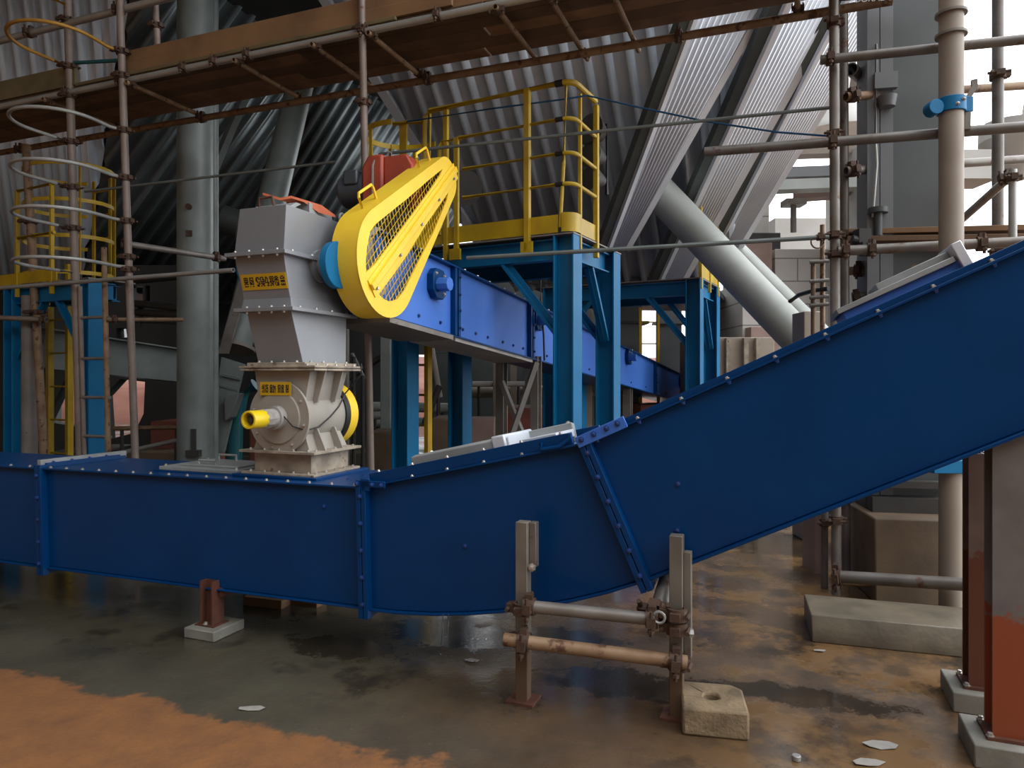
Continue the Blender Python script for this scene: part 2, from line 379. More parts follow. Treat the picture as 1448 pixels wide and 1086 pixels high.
# ================================================================== main blue drag conveyor
CW = .59
conv = thing('drag_conveyor', 'long dark blue drag conveyor casing running across the front and rising to the right', 'conveyor', tr(1.0, .3, 0))
def P(q, w=0.0): return tr(q[0], w, q[1])
def line_ext(a, b, t): f = (t - a[0]) / (b[0] - a[0]); return (t, a[1] + (b[1] - a[1]) * f)
TL, BL = tz(62, 663), tz(66, 800)
TR, BR = tz(516, 690), tz(520, 858)
fl_t, fl_b = line_ext(TL, TR, TPL := 5.2), line_ext(BL, BR, TPL)
JT, JB = tz(830, 628), tz(911, 818)
ET, EB = tz(1440, 358), tz(1404, 625)
TE = tpx(1640)
et, eb = line_ext(JT, ET, TE), line_ext(JB, EB, TE)
BEND = [tz(522, 858.5), tz(560, 863), tz(610, 865.5), tz(660, 865), tz(710, 861.5), tz(760, 855), tz(810, 846), tz(860, 834), tz(911, 818)]
# casing sections (solid steel boxes, one per bolted section)
sections = [[fl_t, TL, BL, fl_b], [TL, TR, BR, BL], [TR, JT] + BEND[::-1], [JT, et, eb, JB]]
cas = []
for poly in sections:
    mb = MB(); mb.prism([P(q) for q in poly], W * CW)
    cas.append(build('trough_section', mb, M['blue'], conv, bev=.003))
def lip(a, b, out, th, dz, name, par, w0=-.034, w1=None, seg=None):
    """flat flange strip following an edge, projecting from both faces of the casing"""
    mb = MB(); pts = seg or [a, b]
    ring = []
    for i, q in enumerate(pts):
        p0 = P(pts[max(i - 1, 0)]); p1 = P(pts[min(i + 1, len(pts) - 1)]); d = (p1 - p0).normalized(); n = W.cross(d).normalized()
        if n.z < 0: n = -n
        c = P(q) + n * dz
        ring.append([c + W * w0, c + W * (w1 if w1 is not None else CW - w0), c + W * (w1 if w1 is not None else CW - w0) + n * th, c + W * w0 + n * th])
    mb.loft(ring); return build(name, mb, M['blue'], par, bev=.002)
lip(fl_t, TL, 0, .012, 0, 'top_flange', cas[0]); lip(TL, TR, 0, .012, 0, 'top_flange', cas[1])
lip(fl_b, BL, 0, .010, -.012, 'bottom_flange', cas[0], -.024); lip(BL, BR, 0, .010, -.012, 'bottom_flange', cas[1], -.024)
lip(TR, JT, 0, .012, 0, 'top_flange', cas[2]); lip(0, 0, 0, .012, -.014, 'bottom_flange', cas[2], -.026, seg=BEND)
lip(JT, et, 0, .012, 0, 'top_flange', cas[3], -.03); lip(JB, eb, 0, .014, -.016, 'bottom_flange', cas[3], -.03)
# upstand rails along the lid of the bend and the rising section
for a, b, hgt, k in ((TR, JT, .062, 2), (JT, et, .028, 3)):
    for w0 in (-.012, CW - .02):
        mb = MB(); d = (P(b) - P(a)).normalized(); n = W.cross(d).normalized(); n = n if n.z > 0 else -n
        q0, q1 = P(a) + n * .012 + d * .05, P(b) + n * .012 - d * .07
        mb.loft([[q + W * w0, q + W * (w0 + .032), q + W * (w0 + .032) + n * hgt, q + W * w0 + n * hgt] for q in (q0, q1)])
        build('lid_rail', mb, M['blue'], cas[k], bev=.002)
# rail end stirrup by the slanted joint
d = (P(JT) - P(TR)).normalized(); n = W.cross(d).normalized(); n = n if n.z > 0 else -n
mb = MB(); q = P(JT) - d * .23 + n * .05 - W * .03
mb.tube([q, q - n * .032 - W * .01, q - n * .034 + d * .10 - W * .01, q - n * .006 + d * .15, q + d * .16 + n * .02], .011, 8)
build('rail_stirrup', mb, M['blue'], cas[2])
# bolted joint flanges
def joint(a, b, par, wid=.034, over=.03, nb=4):
    A, B = P(a), P(b); d = (B - A).normalized(); s = d.cross(W).normalized()
    for sgn in (-1, 1):
        mb = MB()
        c0 = A - d * over + s * (sgn * wid * .5); c1 = B + d * (over + .025) + s * (sgn * wid * .5)
        for w0, w1 in ((-.05, 0.0), (CW, CW + .05)):
            q = lambda c: [c - s * wid * .42 + W * w0, c + s * wid * .42 + W * w0, c + s * wid * .42 + W * w1, c - s * wid * .42 + W * w1]
            mb.loft([q(c0), q(c1)])
        for c in (A - d * (over * .5 + .006) + s * (sgn * wid * .5), B + d * .03 + s * (sgn * wid * .5)):   # across top and bottom
            q = lambda w: [c - s * wid * .42 - d * .02 + W * w, c + s * wid * .42 - d * .02 + W * w, c + s * wid * .42 + d * .02 + W * w, c - s * wid * .42 + d * .02 + W * w]
            mb.loft([q(0.0), q(CW)])
        build('joint_flange', mb, M['blue'], par, bev=.002)
    for i in range(nb):
        f = .06 + .90 * i / (nb - 1); bolt(par, A.lerp(B, f) - W * .051, -W, .011, 'bolt_blue')
joint(TL, BL, cas[1], nb=5); joint(TR, BR, cas[1], nb=5); joint(JT, JB, cas[3], nb=6)
# splice plate over the slanted joint
d2 = (P(et) - P(JT)).normalized(); n2 = W.cross(d2).normalized(); n2 = n2 if n2.z > 0 else -n2
mb = MB(); c = P(JT) + n2 * .03
mb.loft([[c + d2 * s + W * -.06 + n2 * .022, c + d2 * s + W * -.048 + n2 * .022, c + d2 * s + W * -.048 - n2 * .035, c + d2 * s + W * -.06 - n2 * .035] for s in (-.03, .24)])
sp = build('splice_plate', mb, M['blue_lit'], cas[3], bev=.003)
for s in (0, .07, .14, .20): bolt(sp, c + d2 * s - W * .06, -W, .011, 'bolt_blue')
mb = MB(); c = P(TR) + Z * .035
mb.ubox(TR[0] + .0, TR[0] - .06, -.05, -.036, TR[1] - .01, TR[1] + .06); mb.ubox(TR[0] + .03, TR[0] - .16, -.05, -.038, TR[1] + .012, TR[1] + .05)
sp = build('splice_plate', mb, M['blue'], cas[2], bev=.003)
for s in (.02, -.08, -.14): bolt(sp, tr(TR[0] + s, -.051, TR[1] + .03), -W, .011, 'bolt_blue')
# bolts along the edges
for i in range(17):
    t = TL[0] - .09 - (TL[0] - TR[0] - .15) * i / 16; q = line_ext(TL, TR, t); bolt(cas[1], P(q, -.015) + Z * .012, Z, .009)
for i in range(4):
    q = line_ext(fl_t, TL, TL[0] + .12 + .2 * i); bolt(cas[0], P(q, -.015) + Z * .012, Z, .009)
for i in range(6):
    f = .08 + i * .165; q = P(TR).lerp(P(JT), f); bolt(cas[2], q + n * .074 + W * .004, n, .009); bolt(cas[2], q + n * .012 - W * .022, n, .008)
for i in range(9):
    f = .03 + i * .115; q = P(JT).lerp(P(ET), f); bolt(cas[3], q + n2 * .012 - W * .018, n2, .009); bolt(cas[3], q - n2 * .001 - W * .018, -n2, .010, 'bolt_blue')
for px, py, k in ((459, 716, 1), (658, 772, 2), (959, 684, 3), (958, 750, 3)):
    bolt(cas[k], P(tz(px, py)), -W, .010, 'bolt_blue')
for i in range(3):
    for j in range(2): bolt(cas[1], tr(TR[0] + .08 + .17 * i, .2 + .18 * j, line_ext(TL, TR, TR[0] + .1)[1]), Z, .012, 'bolt_blue')
# stiffening bar across the lid at the left joint
mb = MB(); zt = TL[1]; mb.ubox(TL[0] - .012, TL[0] + .028, -.03, .66, zt + .012, zt + .065)
sb = build('stiffening_bar', mb, M['grey_lid'], conv, 'light grey bolted bar across the lid', bev=.004)
for w in (.06, .2, .34, .48): bolt(sb, tr(TL[0] - .012, w, zt + .04), -U, .010, 'bolt_blue')
# inspection hatch, grey lid on the level section
t0, t1 = tpx(228, .12), tpx(338, .12); zt = line_ext(TL, TR, (t0 + t1) / 2)[1]
mb = MB(); mb.ubox(t1 - .03, t0 + .03, .08, .56, zt, zt + .02); cb = build('hatch_curb', mb, M['blue'], conv, bev=.003)
mb = MB(); mb.ubox(t1, t0, .10, .54, zt + .02, zt + .045); mb.ubox(t1 + .06, t0 - .1, .17, .47, zt + .045, zt + .06)
ht = build('inspection_hatch', mb, M['grey_lid'], conv, 'grey sheet inspection lid', bev=.004)
mb = MB(); tc = (t0 + t1) / 2
mb.tube([tr(tc - .06, .2, zt + .06), tr(tc - .06, .2, zt + .085), tr(tc + .08, .2, zt + .085), tr(tc + .08, .2, zt + .06)], .008, 8)
build('handle', mb, M['grey_lid'], ht); mb = MB()
mb.tube([tr(tc + .1, .4, zt + .06), tr(tc + .1, .4, zt + .10), tr(tc - .05, .4, zt + .10), tr(tc - .05, .4, zt + .06)], .008, 8)
build('handle', mb, M['grey_lid'], ht)
for q in ((t0 - .03, .13), (t1 + .03, .13), (t0 - .03, .5), (t1 + .03, .5)): bolt(ht, tr(q[0], q[1], zt + .045), Z, .010)
# folded grey lid on the bend section
def inc(f, w, h): return P(TR).lerp(P(JT), f) + n * h + W * w
def slab(f0, f1, w0, w1, h0, h1, h2=None):
    mb = MB(); h2 = h1 if h2 is None else h2
    mb.loft([[inc(f, w0, h0), inc(f, w1, h0), inc(f, w1, h2), inc(f, w0, h1)] for f in (f0, f1)]); return mb
fp = build('folded_hatch', slab(.25, .80, .10, .50, .012, .05), M['grey_lid'], conv, 'grey folded sheet lid on the bend', bev=.004)
build('hatch_side', slab(.22, .66, .06, .11, .012, .115, .125), M['grey_lid'], fp, bev=.006)
build('hatch_side', slab(.34, .86, .44, .49, .012, .125, .115), M['grey_lid'], fp, bev=.006)
mb = slab(.60, .66, .052, .5, .04, .135); build('hatch_rib', mb, M['galv_light'], fp, bev=.01)
build('end_plate', slab(.70, .86, .12, .46, .04, .085), M['galv_light'], fp, bev=.004)
mb = MB(); mb.tube([inc(.12, .2, .02), inc(.14, .2, .06), inc(.2, .24, .07), inc(.27, .2, .12)], .012, 8); mb.tube([inc(.15, .3, .012), inc(.155, .3, .10)], .016, 8)
build('hatch_latch', mb, M['galv_light'], fp)
bolt(fp, inc(.84, .46, .12), -W, .012)
# raised hatch on the rising section
def rise(f, w, h): return P(JT).lerp(P(ET), f) + n2 * h + W * w
mb = MB(); mb.loft([[rise(f, w, h) for w, h in ((.05, .02), (.5, .02), (.5, .075), (.05, .075))] for f in (.66, .92)])
hb = build('raised_hatch', mb, M['blue_lit'], conv, bev=.003)
mb = MB(); mb.loft([[rise(f, w, h) for w, h in ((.03, .075), (.52, .075), (.52, .10), (.03, .10))] for f in (.65, .90)])
build('hatch_lid', mb, M['grey_lid'], hb, 'grey lid', bev=.003)
mb = MB(); mb.loft([[rise(f, w, h) for w, h in ((.12, .10), (.45, .10), (.45, .135), (.12, .135))] for f in (.75, .905)])
build('lid_box', mb, M['grey_lid'], hb, bev=.003)
mb = MB(); mb.loft([[rise(f, w, h) for w, h in ((.02, .02), (.54, .02), (.54, .15), (.02, .15))] for f in (.905, .925)])
build('hatch_end_plate', mb, M['galv_light'], hb, bev=.004)

# ================================================================== sign lettering (dense block characters)
GL = {'a': ["11111", "10101", "11111", "10101", "11111", "01110", "11011", "00000", "11111"], 'b': ["11111", "10001", "11101", "10111", "11011", "11101", "11111", "00000", "10011"],
      'c': ["01110", "11011", "11001", "11000", "01101", "00101", "00011", "01110", "01110"], 'd': ["11110", "10010", "10111", "10010", "11111", "01010", "11111", "00110", "11011"],
      'e': ["01100", "01110", "01010", "11010", "10010", "11111", "00011", "00010", "00111"], 'f': ["11111", "10101", "11111", "01010", "11111", "11011", "01110", "10110", "11010"],
      'g': ["01110", "11011", "01110", "11111", "10101", "10101", "10111", "10011", "01111"], 'h': ["01110", "10001", "11111", "00000", "11111", "11111", "00000", "10101", "11111"],
      'i': ["01111", "01001", "11111", "10101", "11111", "00001", "00111", "11001", "01111"], 'j': ["11111", "10101", "11100", "00111", "11111", "10001", "11101", "10101", "11111"],
      'k': ["01110", "11011", "10101", "11111", "01110", "11011", "01110", "11011", "11111"], 'l': ["10000", "11010", "11111", "10110", "10111", "10101", "11001", "10100", "11101"],
      'm': ["11011", "11011", "11011", "11101", "10111", "11111", "10101", "11011", "11111"], 'n': ["11111", "10101", "11101", "10101", "11111", "01101", "11011", "10110", "11011"]}
def sign(par, c, ex, ez, en, w, h, text, label, skew=0.0):
    """plate centred at c, ex right, ez up, en outward; a second mesh carries the characters"""
    mb = MB(); q = [c - ex * w / 2 - ez * h / 2, c + ex * w / 2 - ez * h / 2, c + ex * w / 2 + ez * h / 2, c - ex * w / 2 + ez * h / 2]
    mb.loft([[p for p in q], [p + en * .003 for p in q]])
    pl = build('warning_sign', mb, M['yellow'], par, label)
    mb = MB(); cw = .093 * w; ch = .60 * h
    for x, g in text:
        rows = GL[g]
        for r, row in enumerate(rows):
            j = 0
            while j < 5:
                if row[j] == '1':
                    k = j
                    while k < 5 and row[k] == '1': k += 1
                    x0 = (x - .5) * w - cw / 2 + cw * j / 5; x1 = (x - .5) * w - cw / 2 + cw * k / 5
                    z1 = ch / 2 - ch * r / 9; z0 = z1 - ch / 9
                    qq = [c + ex * a + ez * b + en * .003 for a, b in ((x0, z0), (x1, z0), (x1, z1), (x0, z1))]
                    mb.loft([qq, [p + en * .0008 for p in qq]])
                    j = k
                else: j += 1
    build('lettering', mb, M['ink'], pl, 'black block characters')
    return pl
# ================================================================== rotary valve under the hopper
VT = tpx(443.5, .09)                                  # right end of its base along the conveyor
VZ = line_ext(TL, TR, VT)[1] + .012
def C(a, b, z): return tr(VT + a, .09 + b, z)
Yc = C(0, 0, 0).y
def cz(py, b=0.0): return zat(py, C(0, b, 0).y)
def cbox(mb, a0, a1, b0, b1, z0, z1):
    q = [(a0, b0), (a1, b0), (a1, b1), (a0, b1)]
    return mb.loft([[C(a, b, z0) for a, b in q], [C(a, b, z1) for a, b in q]])
valve = thing('rotary_valve', 'dusty beige rotary airlock valve with yellow shaft cap standing on the blue conveyor', 'valve', C(.23, .24, VZ))
VA = tpx(341.5, .09) - VT                             # its width along the conveyor
VB = .49
z_b0, z_b1, z_t, z_m0, z_m1 = VZ + .006, cz(671), cz(640), cz(524), cz(517)
mb = MB(); cbox(mb, -.04, VA + .05, -.03, VB + .05, VZ, z_b0 + .01); build('seating_plate', mb, M['blue'], valve, 'blue seat plate', bev=.002)
mb = MB(); cbox(mb, -.005, VA, -.005, VB, z_b0 + .01, z_b0 + .024); f1 = build('base_flange', mb, M['valve_dirty'], valve, bev=.002)
mb = MB(); cbox(mb, .055, VA - .06, .05, VB - .05, z_b0 + .024, z_t - .016); build('spool_box', mb, M['valve_dirty'], valve, bev=.002)
mb = MB(); cbox(mb, -.012, VA + .01, -.012, VB + .005, z_t - .016, z_t); f2 = build('spool_flange', mb, M['valve_dirty'], valve, bev=.002)
for i in range(5):
    for fl, z in ((f1, z_b0 + .024), (f2, z_t)):
        bolt(fl, C(VA * (i + .5) / 5, .02, z), Z, .009); bolt(fl, C(.018, VB * (i + .5) / 5, z), Z, .009)
vc = VA / 2; zc = cz(592, .0); R = .205
mb = MB(); mb.cyl(C(vc, .03, zc), C(vc, VB - .06, zc), R, n=48); body = build('valve_body', mb, M['valve'], valve, ang=40)
mb = MB()
# flared feet and neck joining the drum to the flanges
def flare(z0, z1, a0, a1, b0, b1, A0, A1, B0, B1):
    q0 = [(a0, b0), (a1, b0), (a1, b1), (a0, b1)]; q1 = [(A0, B0), (A1, B0), (A1, B1), (A0, B1)]
    mb.loft([[C(a, b, z0) for a, b in q0], [C(a, b, z1) for a, b in q1]])
flare(z_t, zc - .10, .06, VA - .06, .04, VB - .05, vc - R * .86, vc + R * .86, .045, VB - .08)
flare(zc + .10, z_m0, vc - R * .86, vc + R * .86, .045, VB - .08, .06, VA - .06, .05, VB - .05)
build('valve_neck', mb, M['valve'], valve, bev=.003)
mb = MB()
for bb in (.12, .30):
    for z0, z1 in ((z_t, zc - .07), (z_m0, zc + .09)):
        mb.prism([C(.0, bb, z0), C(.07, bb, z0), C(vc - R + .03, bb, z1), C(vc - R - .005, bb, z1)], W * .012)
build('gusset', mb, M['valve'], valve)
mb = MB(); cbox(mb, -.015, VA + .005, -.01, VB, z_m0, z_m0 + .014); cbox(mb, -.02, VA + .01, -.015, VB + .005, z_m1 - .012, z_m1 + .002); mf = build('inlet_flange', mb, M['valve_dirty'], valve, bev=.002)
for i in range(5): bolt(mf, C(VA * (i + .5) / 5, .01, z_m1), Z, .010); bolt(mf, C(.01, VB * (i + .5) / 5, z_m1), Z, .010)
mb = MB(); mb.lathe(C(vc, .035, zc), -W, [(0, R * .9), (0, R + .022), (.018, R + .022), (.018, R * .8), (.03, R * .78)], 48); disc = build('end_cover', mb, M['valve'], valve, ang=35)
for i in range(8):
    an = 2 * math.pi * (i + .3) / 8; bolt(disc, C(vc, .017, zc) + U * (math.cos(an) * R * .95) + Z * (math.sin(an) * R * .95), -W, .008, name='cover_bolt')
mb = MB(); mb.lathe(C(vc, .01, zc), -W, [(0, .075), (.05, .072), (.05, .058), (.10, .056), (.10, .05), (.16, .048)], 28); build('shaft_housing', mb, M['steel_white'], valve)
mb = MB(); mb.pipe(C(vc, -.12, zc), C(vc, -.25, zc), .054, .040, 32); mb.cyl(C(vc, -.12, zc), C(vc, -.17, zc), .048, n=28); cap = build('shaft_cap', mb, M['yellow_cap'], valve, 'yellow plastic cap over the shaft end', bev=.003)
mb = MB(); mb.cyl(C(vc, -.16, zc), C(vc, -.222, zc), .027, n=20); mb.cyl(C(vc, -.222, zc), C(vc, -.23, zc), .016, n=6); build('shaft_end', mb, M['bark'], cap)
mb = MB(); mb.lathe(C(vc, -.05, zc) + Z * .0, -W, [(0, .058), (.06, .060), (.085, .055)], 10); build('torn_wrapping', mb, M['paper'], valve, 'torn whitish wrapping round the shaft', ang=10)
# guard wheel on the far side
mb = MB(); mb.lathe(C(vc, VB - .06, zc), W, [(0, R * .55), (.0, R + .012), (.045, R + .012), (.045, R * .5)], 48); build('drive_wheel', mb, M['black'], valve, 'black drive wheel')
mb = MB(); mb.lathe(C(vc, VB - .012, zc), W, [(0, R + .014), (.085, R + .014), (.085, R * .2)], 48); build('wheel_guard', mb, M['yellow_bright'], valve, 'yellow rimmed wheel guard', ang=40)
# thin black cable looping over the body
pts = [C(vc - .02, -.03, zc + .07), C(vc - .07, -.02, zc + .01), C(vc - .13, -.012, zc - .05), C(vc - R * .96, .03, zc - .075), C(vc - R * 1.03, .14, zc - .06), C(vc - R * 1.03, .26, zc + .0), C(vc - R * 1.0, .36, zc + .06), C(vc - R * .98, .43, zc + .14), C(-.03, VB - .02, z_m0 - .02), C(-.028, VB - .02, z_m1 + .02)]
sm = []
for i in range(len(pts) - 1):
    for f in (0, .34, .67): sm.append(pts[i].lerp(pts[i + 1], f))
mb = MB(); mb.tube(sm + [pts[-1]], .0045, 8); build('cable', mb, M['black'], valve, 'thin black cable')
sign(valve, C(vc + .012, .004, cz(550)), -U, Z, -W, .235, .082, [(.11, 'i'), (.225, 'j'), (.37, 'k'), (.475, 'l'), (.625, 'n'), (.735, 'k'), (.885, 'm')], 'yellow sign with a row of block characters')
# ================================================================== grey discharge hopper
def lev(py, left, corner, b0, b1):
    t = tpx(corner, .09 + b0); a0 = t - VT; a1 = tpx(left, .09 + b0) - VT
    return a0, a1, b0, b1, cz(py, b0)
L0 = lev(285.6, 339, 405, -.07, .60); L1 = lev(354, 331, 401, -.075, .60)
L2 = lev(426, 346.5, 411, -.02, .56); L3 = lev(437, 349, 411.5, -.02, .56); L4 = lev(516, 366, 429, .05, .50)
def ringL(l, g=0.0, z=None):
    a0, a1, b0, b1, zz = l; z = zz if z is None else z
    return [C(a0 - g, b0 - g, z), C(a1 + g, b0 - g, z), C(a1 + g, b1 + g, z), C(a0 - g, b1 + g, z)]
hop = thing('discharge_hopper', 'grey bolted sheet hopper standing on the rotary valve and narrowing downwards', 'hopper', C(.25, .24, L4[4]))
mb = MB(); mb.loft([ringL(L1), ringL(L0)]); up = build('upper_casing', mb, M['grey'], hop, bev=.003)
mb = MB(); mb.loft([ringL(L2), ringL(L1)]); mid = build('middle_casing', mb, M['grey'], hop, bev=.003)
mb = MB(); mb.loft([ringL(L3, .022), ringL(L2, .004, L2[4] + .035)]); build('flared_collar', mb, M['grey'], hop, bev=.002)
mb = MB(); mb.loft([ringL(L4), ringL(L3)]); cone = build('hopper_cone', mb, M['grey'], hop, bev=.003)
for l, g, z, par in ((L1, .04, L1[4], mid), (L3, .055, L3[4] + .005, cone), (L4, .05, L4[4] + .004, cone)):
    mb = MB(); mb.loft([ringL(l, g, z - .012), ringL(l, g, z + .012)]); fl = build('flange', mb, M['grey'] if l is not L4 else M['valve_dirty'], hop, bev=.002)
    a0, a1, b0, b1, _ = l
    for i in range(4):
        f = .08 + .28 * i
        bolt(fl, C(a0 + (a1 - a0) * f, b0 - g * .55, z + .012), Z, .009); bolt(fl, C(a0 - g * .55, b0 + (b1 - b0) * f, z + .012), Z, .009)
        bolt(fl, C(a0 + (a1 - a0) * f, b0 - g * .55, z - .012), -Z, .009)
# sign on the slanted front
zA, zB = L1[4], L2[4]; zs = cz(394, -.05); fs = (zs - zB) / (zA - zB)
bs = L2[2] + (L1[2] - L2[2]) * fs; a_mid = (((L2[0] + (L1[0] - L2[0]) * fs) + (L2[1] + (L1[1] - L2[1]) * fs)) / 2)
pA, pB = C(a_mid, L2[2], zB), C(a_mid, L1[2], zA); ez = ((C((L1[0] + L1[1]) / 2, L1[2], zA) - C((L2[0] + L2[1]) / 2, L2[2], zB))).normalized(); en = -(U.cross(ez)).normalized()
if en.dot(W) > 0: en = -en
wS = (L2[1] - L2[0]) * .98
sign(hop, C(a_mid - .004, bs, zs) + en * .001, (-U - ez * 0), ez, en, wS, .098, [(.11, 'a'), (.235, 'b'), (.375, 'c'), (.48, 'd'), (.575, 'e'), (.685, 'f'), (.79, 'g'), (.92, 'h')], 'yellow sign with tall block characters')
# lifting hook bracket, shaft housing, bearing blocks, cover plates
a0, a1, b0, b1, zt0 = L0
mb = MB(); zz = cz(318, .1)
mb.strap([C(a1 + .0, .1, zz + .12), C(a1 + .035, .1, zz + .11), C(a1 + .07, .1, zz + .05), C(a1 + .08, .1, zz - .03), C(a1 + .075, .1, zz - .12)], W, .03, .034)
build('bent_bracket', mb, M['grey_lid'], hop, 'light grey bent bracket', bev=.003)
mb = MB(); mb.prism([C(a0 + .02, b0 + .05, zt0), C(a1 - .06, b0 + .05, zt0), C(a1 - .02, b0 + .12, zt0 + .04), C(a0 + .02, b0 + .12, zt0 + .04)], W * .05)
mb.prism([C(a0 + .03, b0 + .26, zt0), C(a0 + .05, b1 - .14, zt0), C(a0 + .05, b1 - .14, zt0 + .055), C(a0 + .03, b0 + .26, zt0 + .075)], U * .12)
build('cover_plate', mb, M['grey_lid'], hop, bev=.003)
mb = MB(); mb.tube([C(a1 - .1, b0 + .06, zt0 + .0), C(a1 - .1, b0 + .06, zt0 + .07), C(a1 - .18, b0 + .08, zt0 + .08), C(a1 - .2, b0 + .08, zt0 + .0)], .010, 8); build('lid_handle', mb, M['rust'], hop)
mb = MB(); c = C(a0 + .02, b1 - .07, zt0 + .03); mb.tube([c + V((0, 0, .012)) + W * (.03 * math.cos(i * .5236)) + Z * (.03 * math.sin(i * .5236)) for i in range(12)], .010, 8, closed=True); mb.cyl(c - Z * .035, c - Z * .012, .012, n=8); build('eye_bolt', mb, M['grey_lid'], hop)
SZ = cz(375, .28); SB = .27
mb = MB(); mb.lathe(C(L1[0] + .02, SB, SZ), -U, [(0, .105), (.05, .105), (.05, .07), (.14, .066)], 28); build('shaft_housing', mb, M['grey'], hop)
mb = MB(); mb.lathe(C(L1[0] - .11, SB, SZ), -U, [(0, .06), (.0, .15), (.05, .15), (.05, .06)], 28); build('bearing_cover', mb, M['cyan'], hop, 'blue bearing cover on the right', bev=.004)
mb = MB(); mb.lathe(C(L1[1] - .04, SB - .16, SZ - .02), U, [(0, .14), (.07, .14), (.10, .09)], 20); build('bearing_cover', mb, M['cyan'], hop, 'blue bearing cover on the left', bev=.004)
# loose orange sheet on the hopper lid
mb = MB()
prof = [(a1 - .1, b0 + .09, .115), (a0 + .16, b0 + .14, .085), (a0 + .1, b0 + .17, .10), (a0 + .05, b0 + .23, .085), (a0 + .02, b0 + .34, .04)]
mb.loft([[C(a, b, zt0 + h), C(a - .03, b + .14, zt0 + h - .005), C(a - .03, b + .14, zt0 + h - .02), C(a, b, zt0 + h - .015)] for a, b, h in prof])
solo('plastic_sheet', mb, M['orange'], 'crumpled orange sheet lying on top of the grey hopper', 'sheet')
# ================================================================== upper blue conveyor
DC = V((.412, .911, 0)).normalized(); SL = -.0885; DC3 = V((DC.x, DC.y, SL)); NR = V((DC.y, -DC.x, 0)).normalized()   # NR: outward, right side
UO = V((-.67, 5.4, 0)); ZT0 = zat(361, 5.4); UHH = .55; UW = .40
def uc(s, l, z): return UO + DC * s - NR * l + Z * (ZT0 + SL * s + z)      # l from right face to the left, z from top edge
def spx(px):
    k = (px - CX) / F; return (k * UO.y - UO.x) / (DC.x - k * DC.y)
upc = thing('inclined_conveyor', 'lighter blue inclined conveyor descending from the grey hopper away to the right', 'conveyor', uc(3, .2, -UHH))
cuts = [-.62, spx(641), spx(700), spx(748), spx(849), spx(925), 12.5]
for i in range(6):
    s0, s1 = cuts[i], cuts[i + 1]
    mb = MB(); mb.loft([[uc(s, 0, 0), uc(s, UW, 0), uc(s, UW, -UHH), uc(s, 0, -UHH)] for s in (s0, s1)])
    sec = build('trough_section', mb, M['blue_lit'], upc, bev=.003)
    for zz, w, hh in ((.0, .05, .014), (-UHH, .035, -.014)):
        mb = MB(); mb.loft([[uc(s, -w, zz), uc(s, UW + w, zz), uc(s, UW + w, zz + hh), uc(s, -w, zz + hh)] for s in (s0, s1)])
        build('top_flange' if zz == 0 else 'bottom_flange', mb, M['blue'], sec)
    if i and i != 2:
        mb = MB()
        for ds in (-.03, .03):
            mb.loft([[uc(s0 + ds - .018, -.045, .0), uc(s0 + ds + .018, -.045, .0), uc(s0 + ds + .018, -.045, -UHH), uc(s0 + ds - .018, -.045, -UHH)], [uc(s0 + ds - .018, .0, .0), uc(s0 + ds + .018, .0, .0), uc(s0 + ds + .018, .0, -UHH), uc(s0 + ds - .018, .0, -UHH)]])
        jf = build('joint_flange', mb, M['blue'], sec)
        for f in (.12, .38, .62, .88): bolt(jf, uc(s0 + .03, -.045, -UHH * f), NR, .012, 'bolt_blue')
    ln = s1 - s0
    for f in (.2, .5, .8):
        bolt(sec, uc(s0 + ln * f, 0, -UHH + .075), NR, .012, 'bolt_blue'); bolt(sec, uc(s0 + ln * f, -.02, .014), Z, .014)
for px, py in ((613, 402), (756, 452), (886, 505), (961, 540)):      # side bearing housings
    s = spx(px); z = zat(py, (UO + DC * s).y) - (ZT0 + SL * s)
    mb = MB(); q = [(-.10, -.06), (-.10, .06), (-.05, .115), (.06, .115), (.10, .06), (.10, -.07), (.05, -.115), (-.05, -.115)]
    ring = [uc(s + a, .0, z + b) for a, b in q]; mb.loft([ring, [p + NR * .06 for p in ring]])
    hb = build('bearing_housing', mb, M['blue'], upc, bev=.006)
    mb = MB(); mb.cyl(uc(s - .02, -.06, z - .01), uc(s - .02, -.16, z - .01), .055, n=8); build('shaft_boss', mb, M['blue_lit'], hb, bev=.003)
    for a, b in ((-.06, .07), (.06, .07), (.06, -.07)): bolt(hb, uc(s + a, -.06, z + b), NR, .010)
mb = MB(); mb.loft([[uc(s, l, z) for l, z in ((-.06, -UHH - .014), (UW + .06, -UHH - .014), (UW + .06, -UHH - .05), (-.06, -UHH - .05))] for s in (-.55, .35)]); build('drip_tray', mb, M['steel'], upc, 'grey tray under the head')
mb = MB(); mb.loft([[uc(s, l, -UHH - .014 - zz) for l, zz in ((-.02, 0), (UW + .02, 0), (UW + .02, .03), (-.02, .03))] for s in (.45, 2.1)]); build('return_tray', mb, M['steel_white'], upc, 'grey tray under the belt')
mb = MB(); s = spx(757)
mb.tube([uc(s, -.06, .28), uc(s - .02, -.07, .05), uc(s + .01, -.09, -.3), uc(s + .08, -.07, -UHH)], .010, 8); build('hanging_cable', mb, M['black'], upc)
for i in range(9):
    s = .3 + i * .8; mb = MB(); mb.box(uc(s, .2, .03), .12 + .05 * random.random(), .10, .04 + .03 * random.random(), DC); build('lid_lug', mb, M['valve_dirty'] if i % 3 else M['grey_lid'], upc, bev=.006)
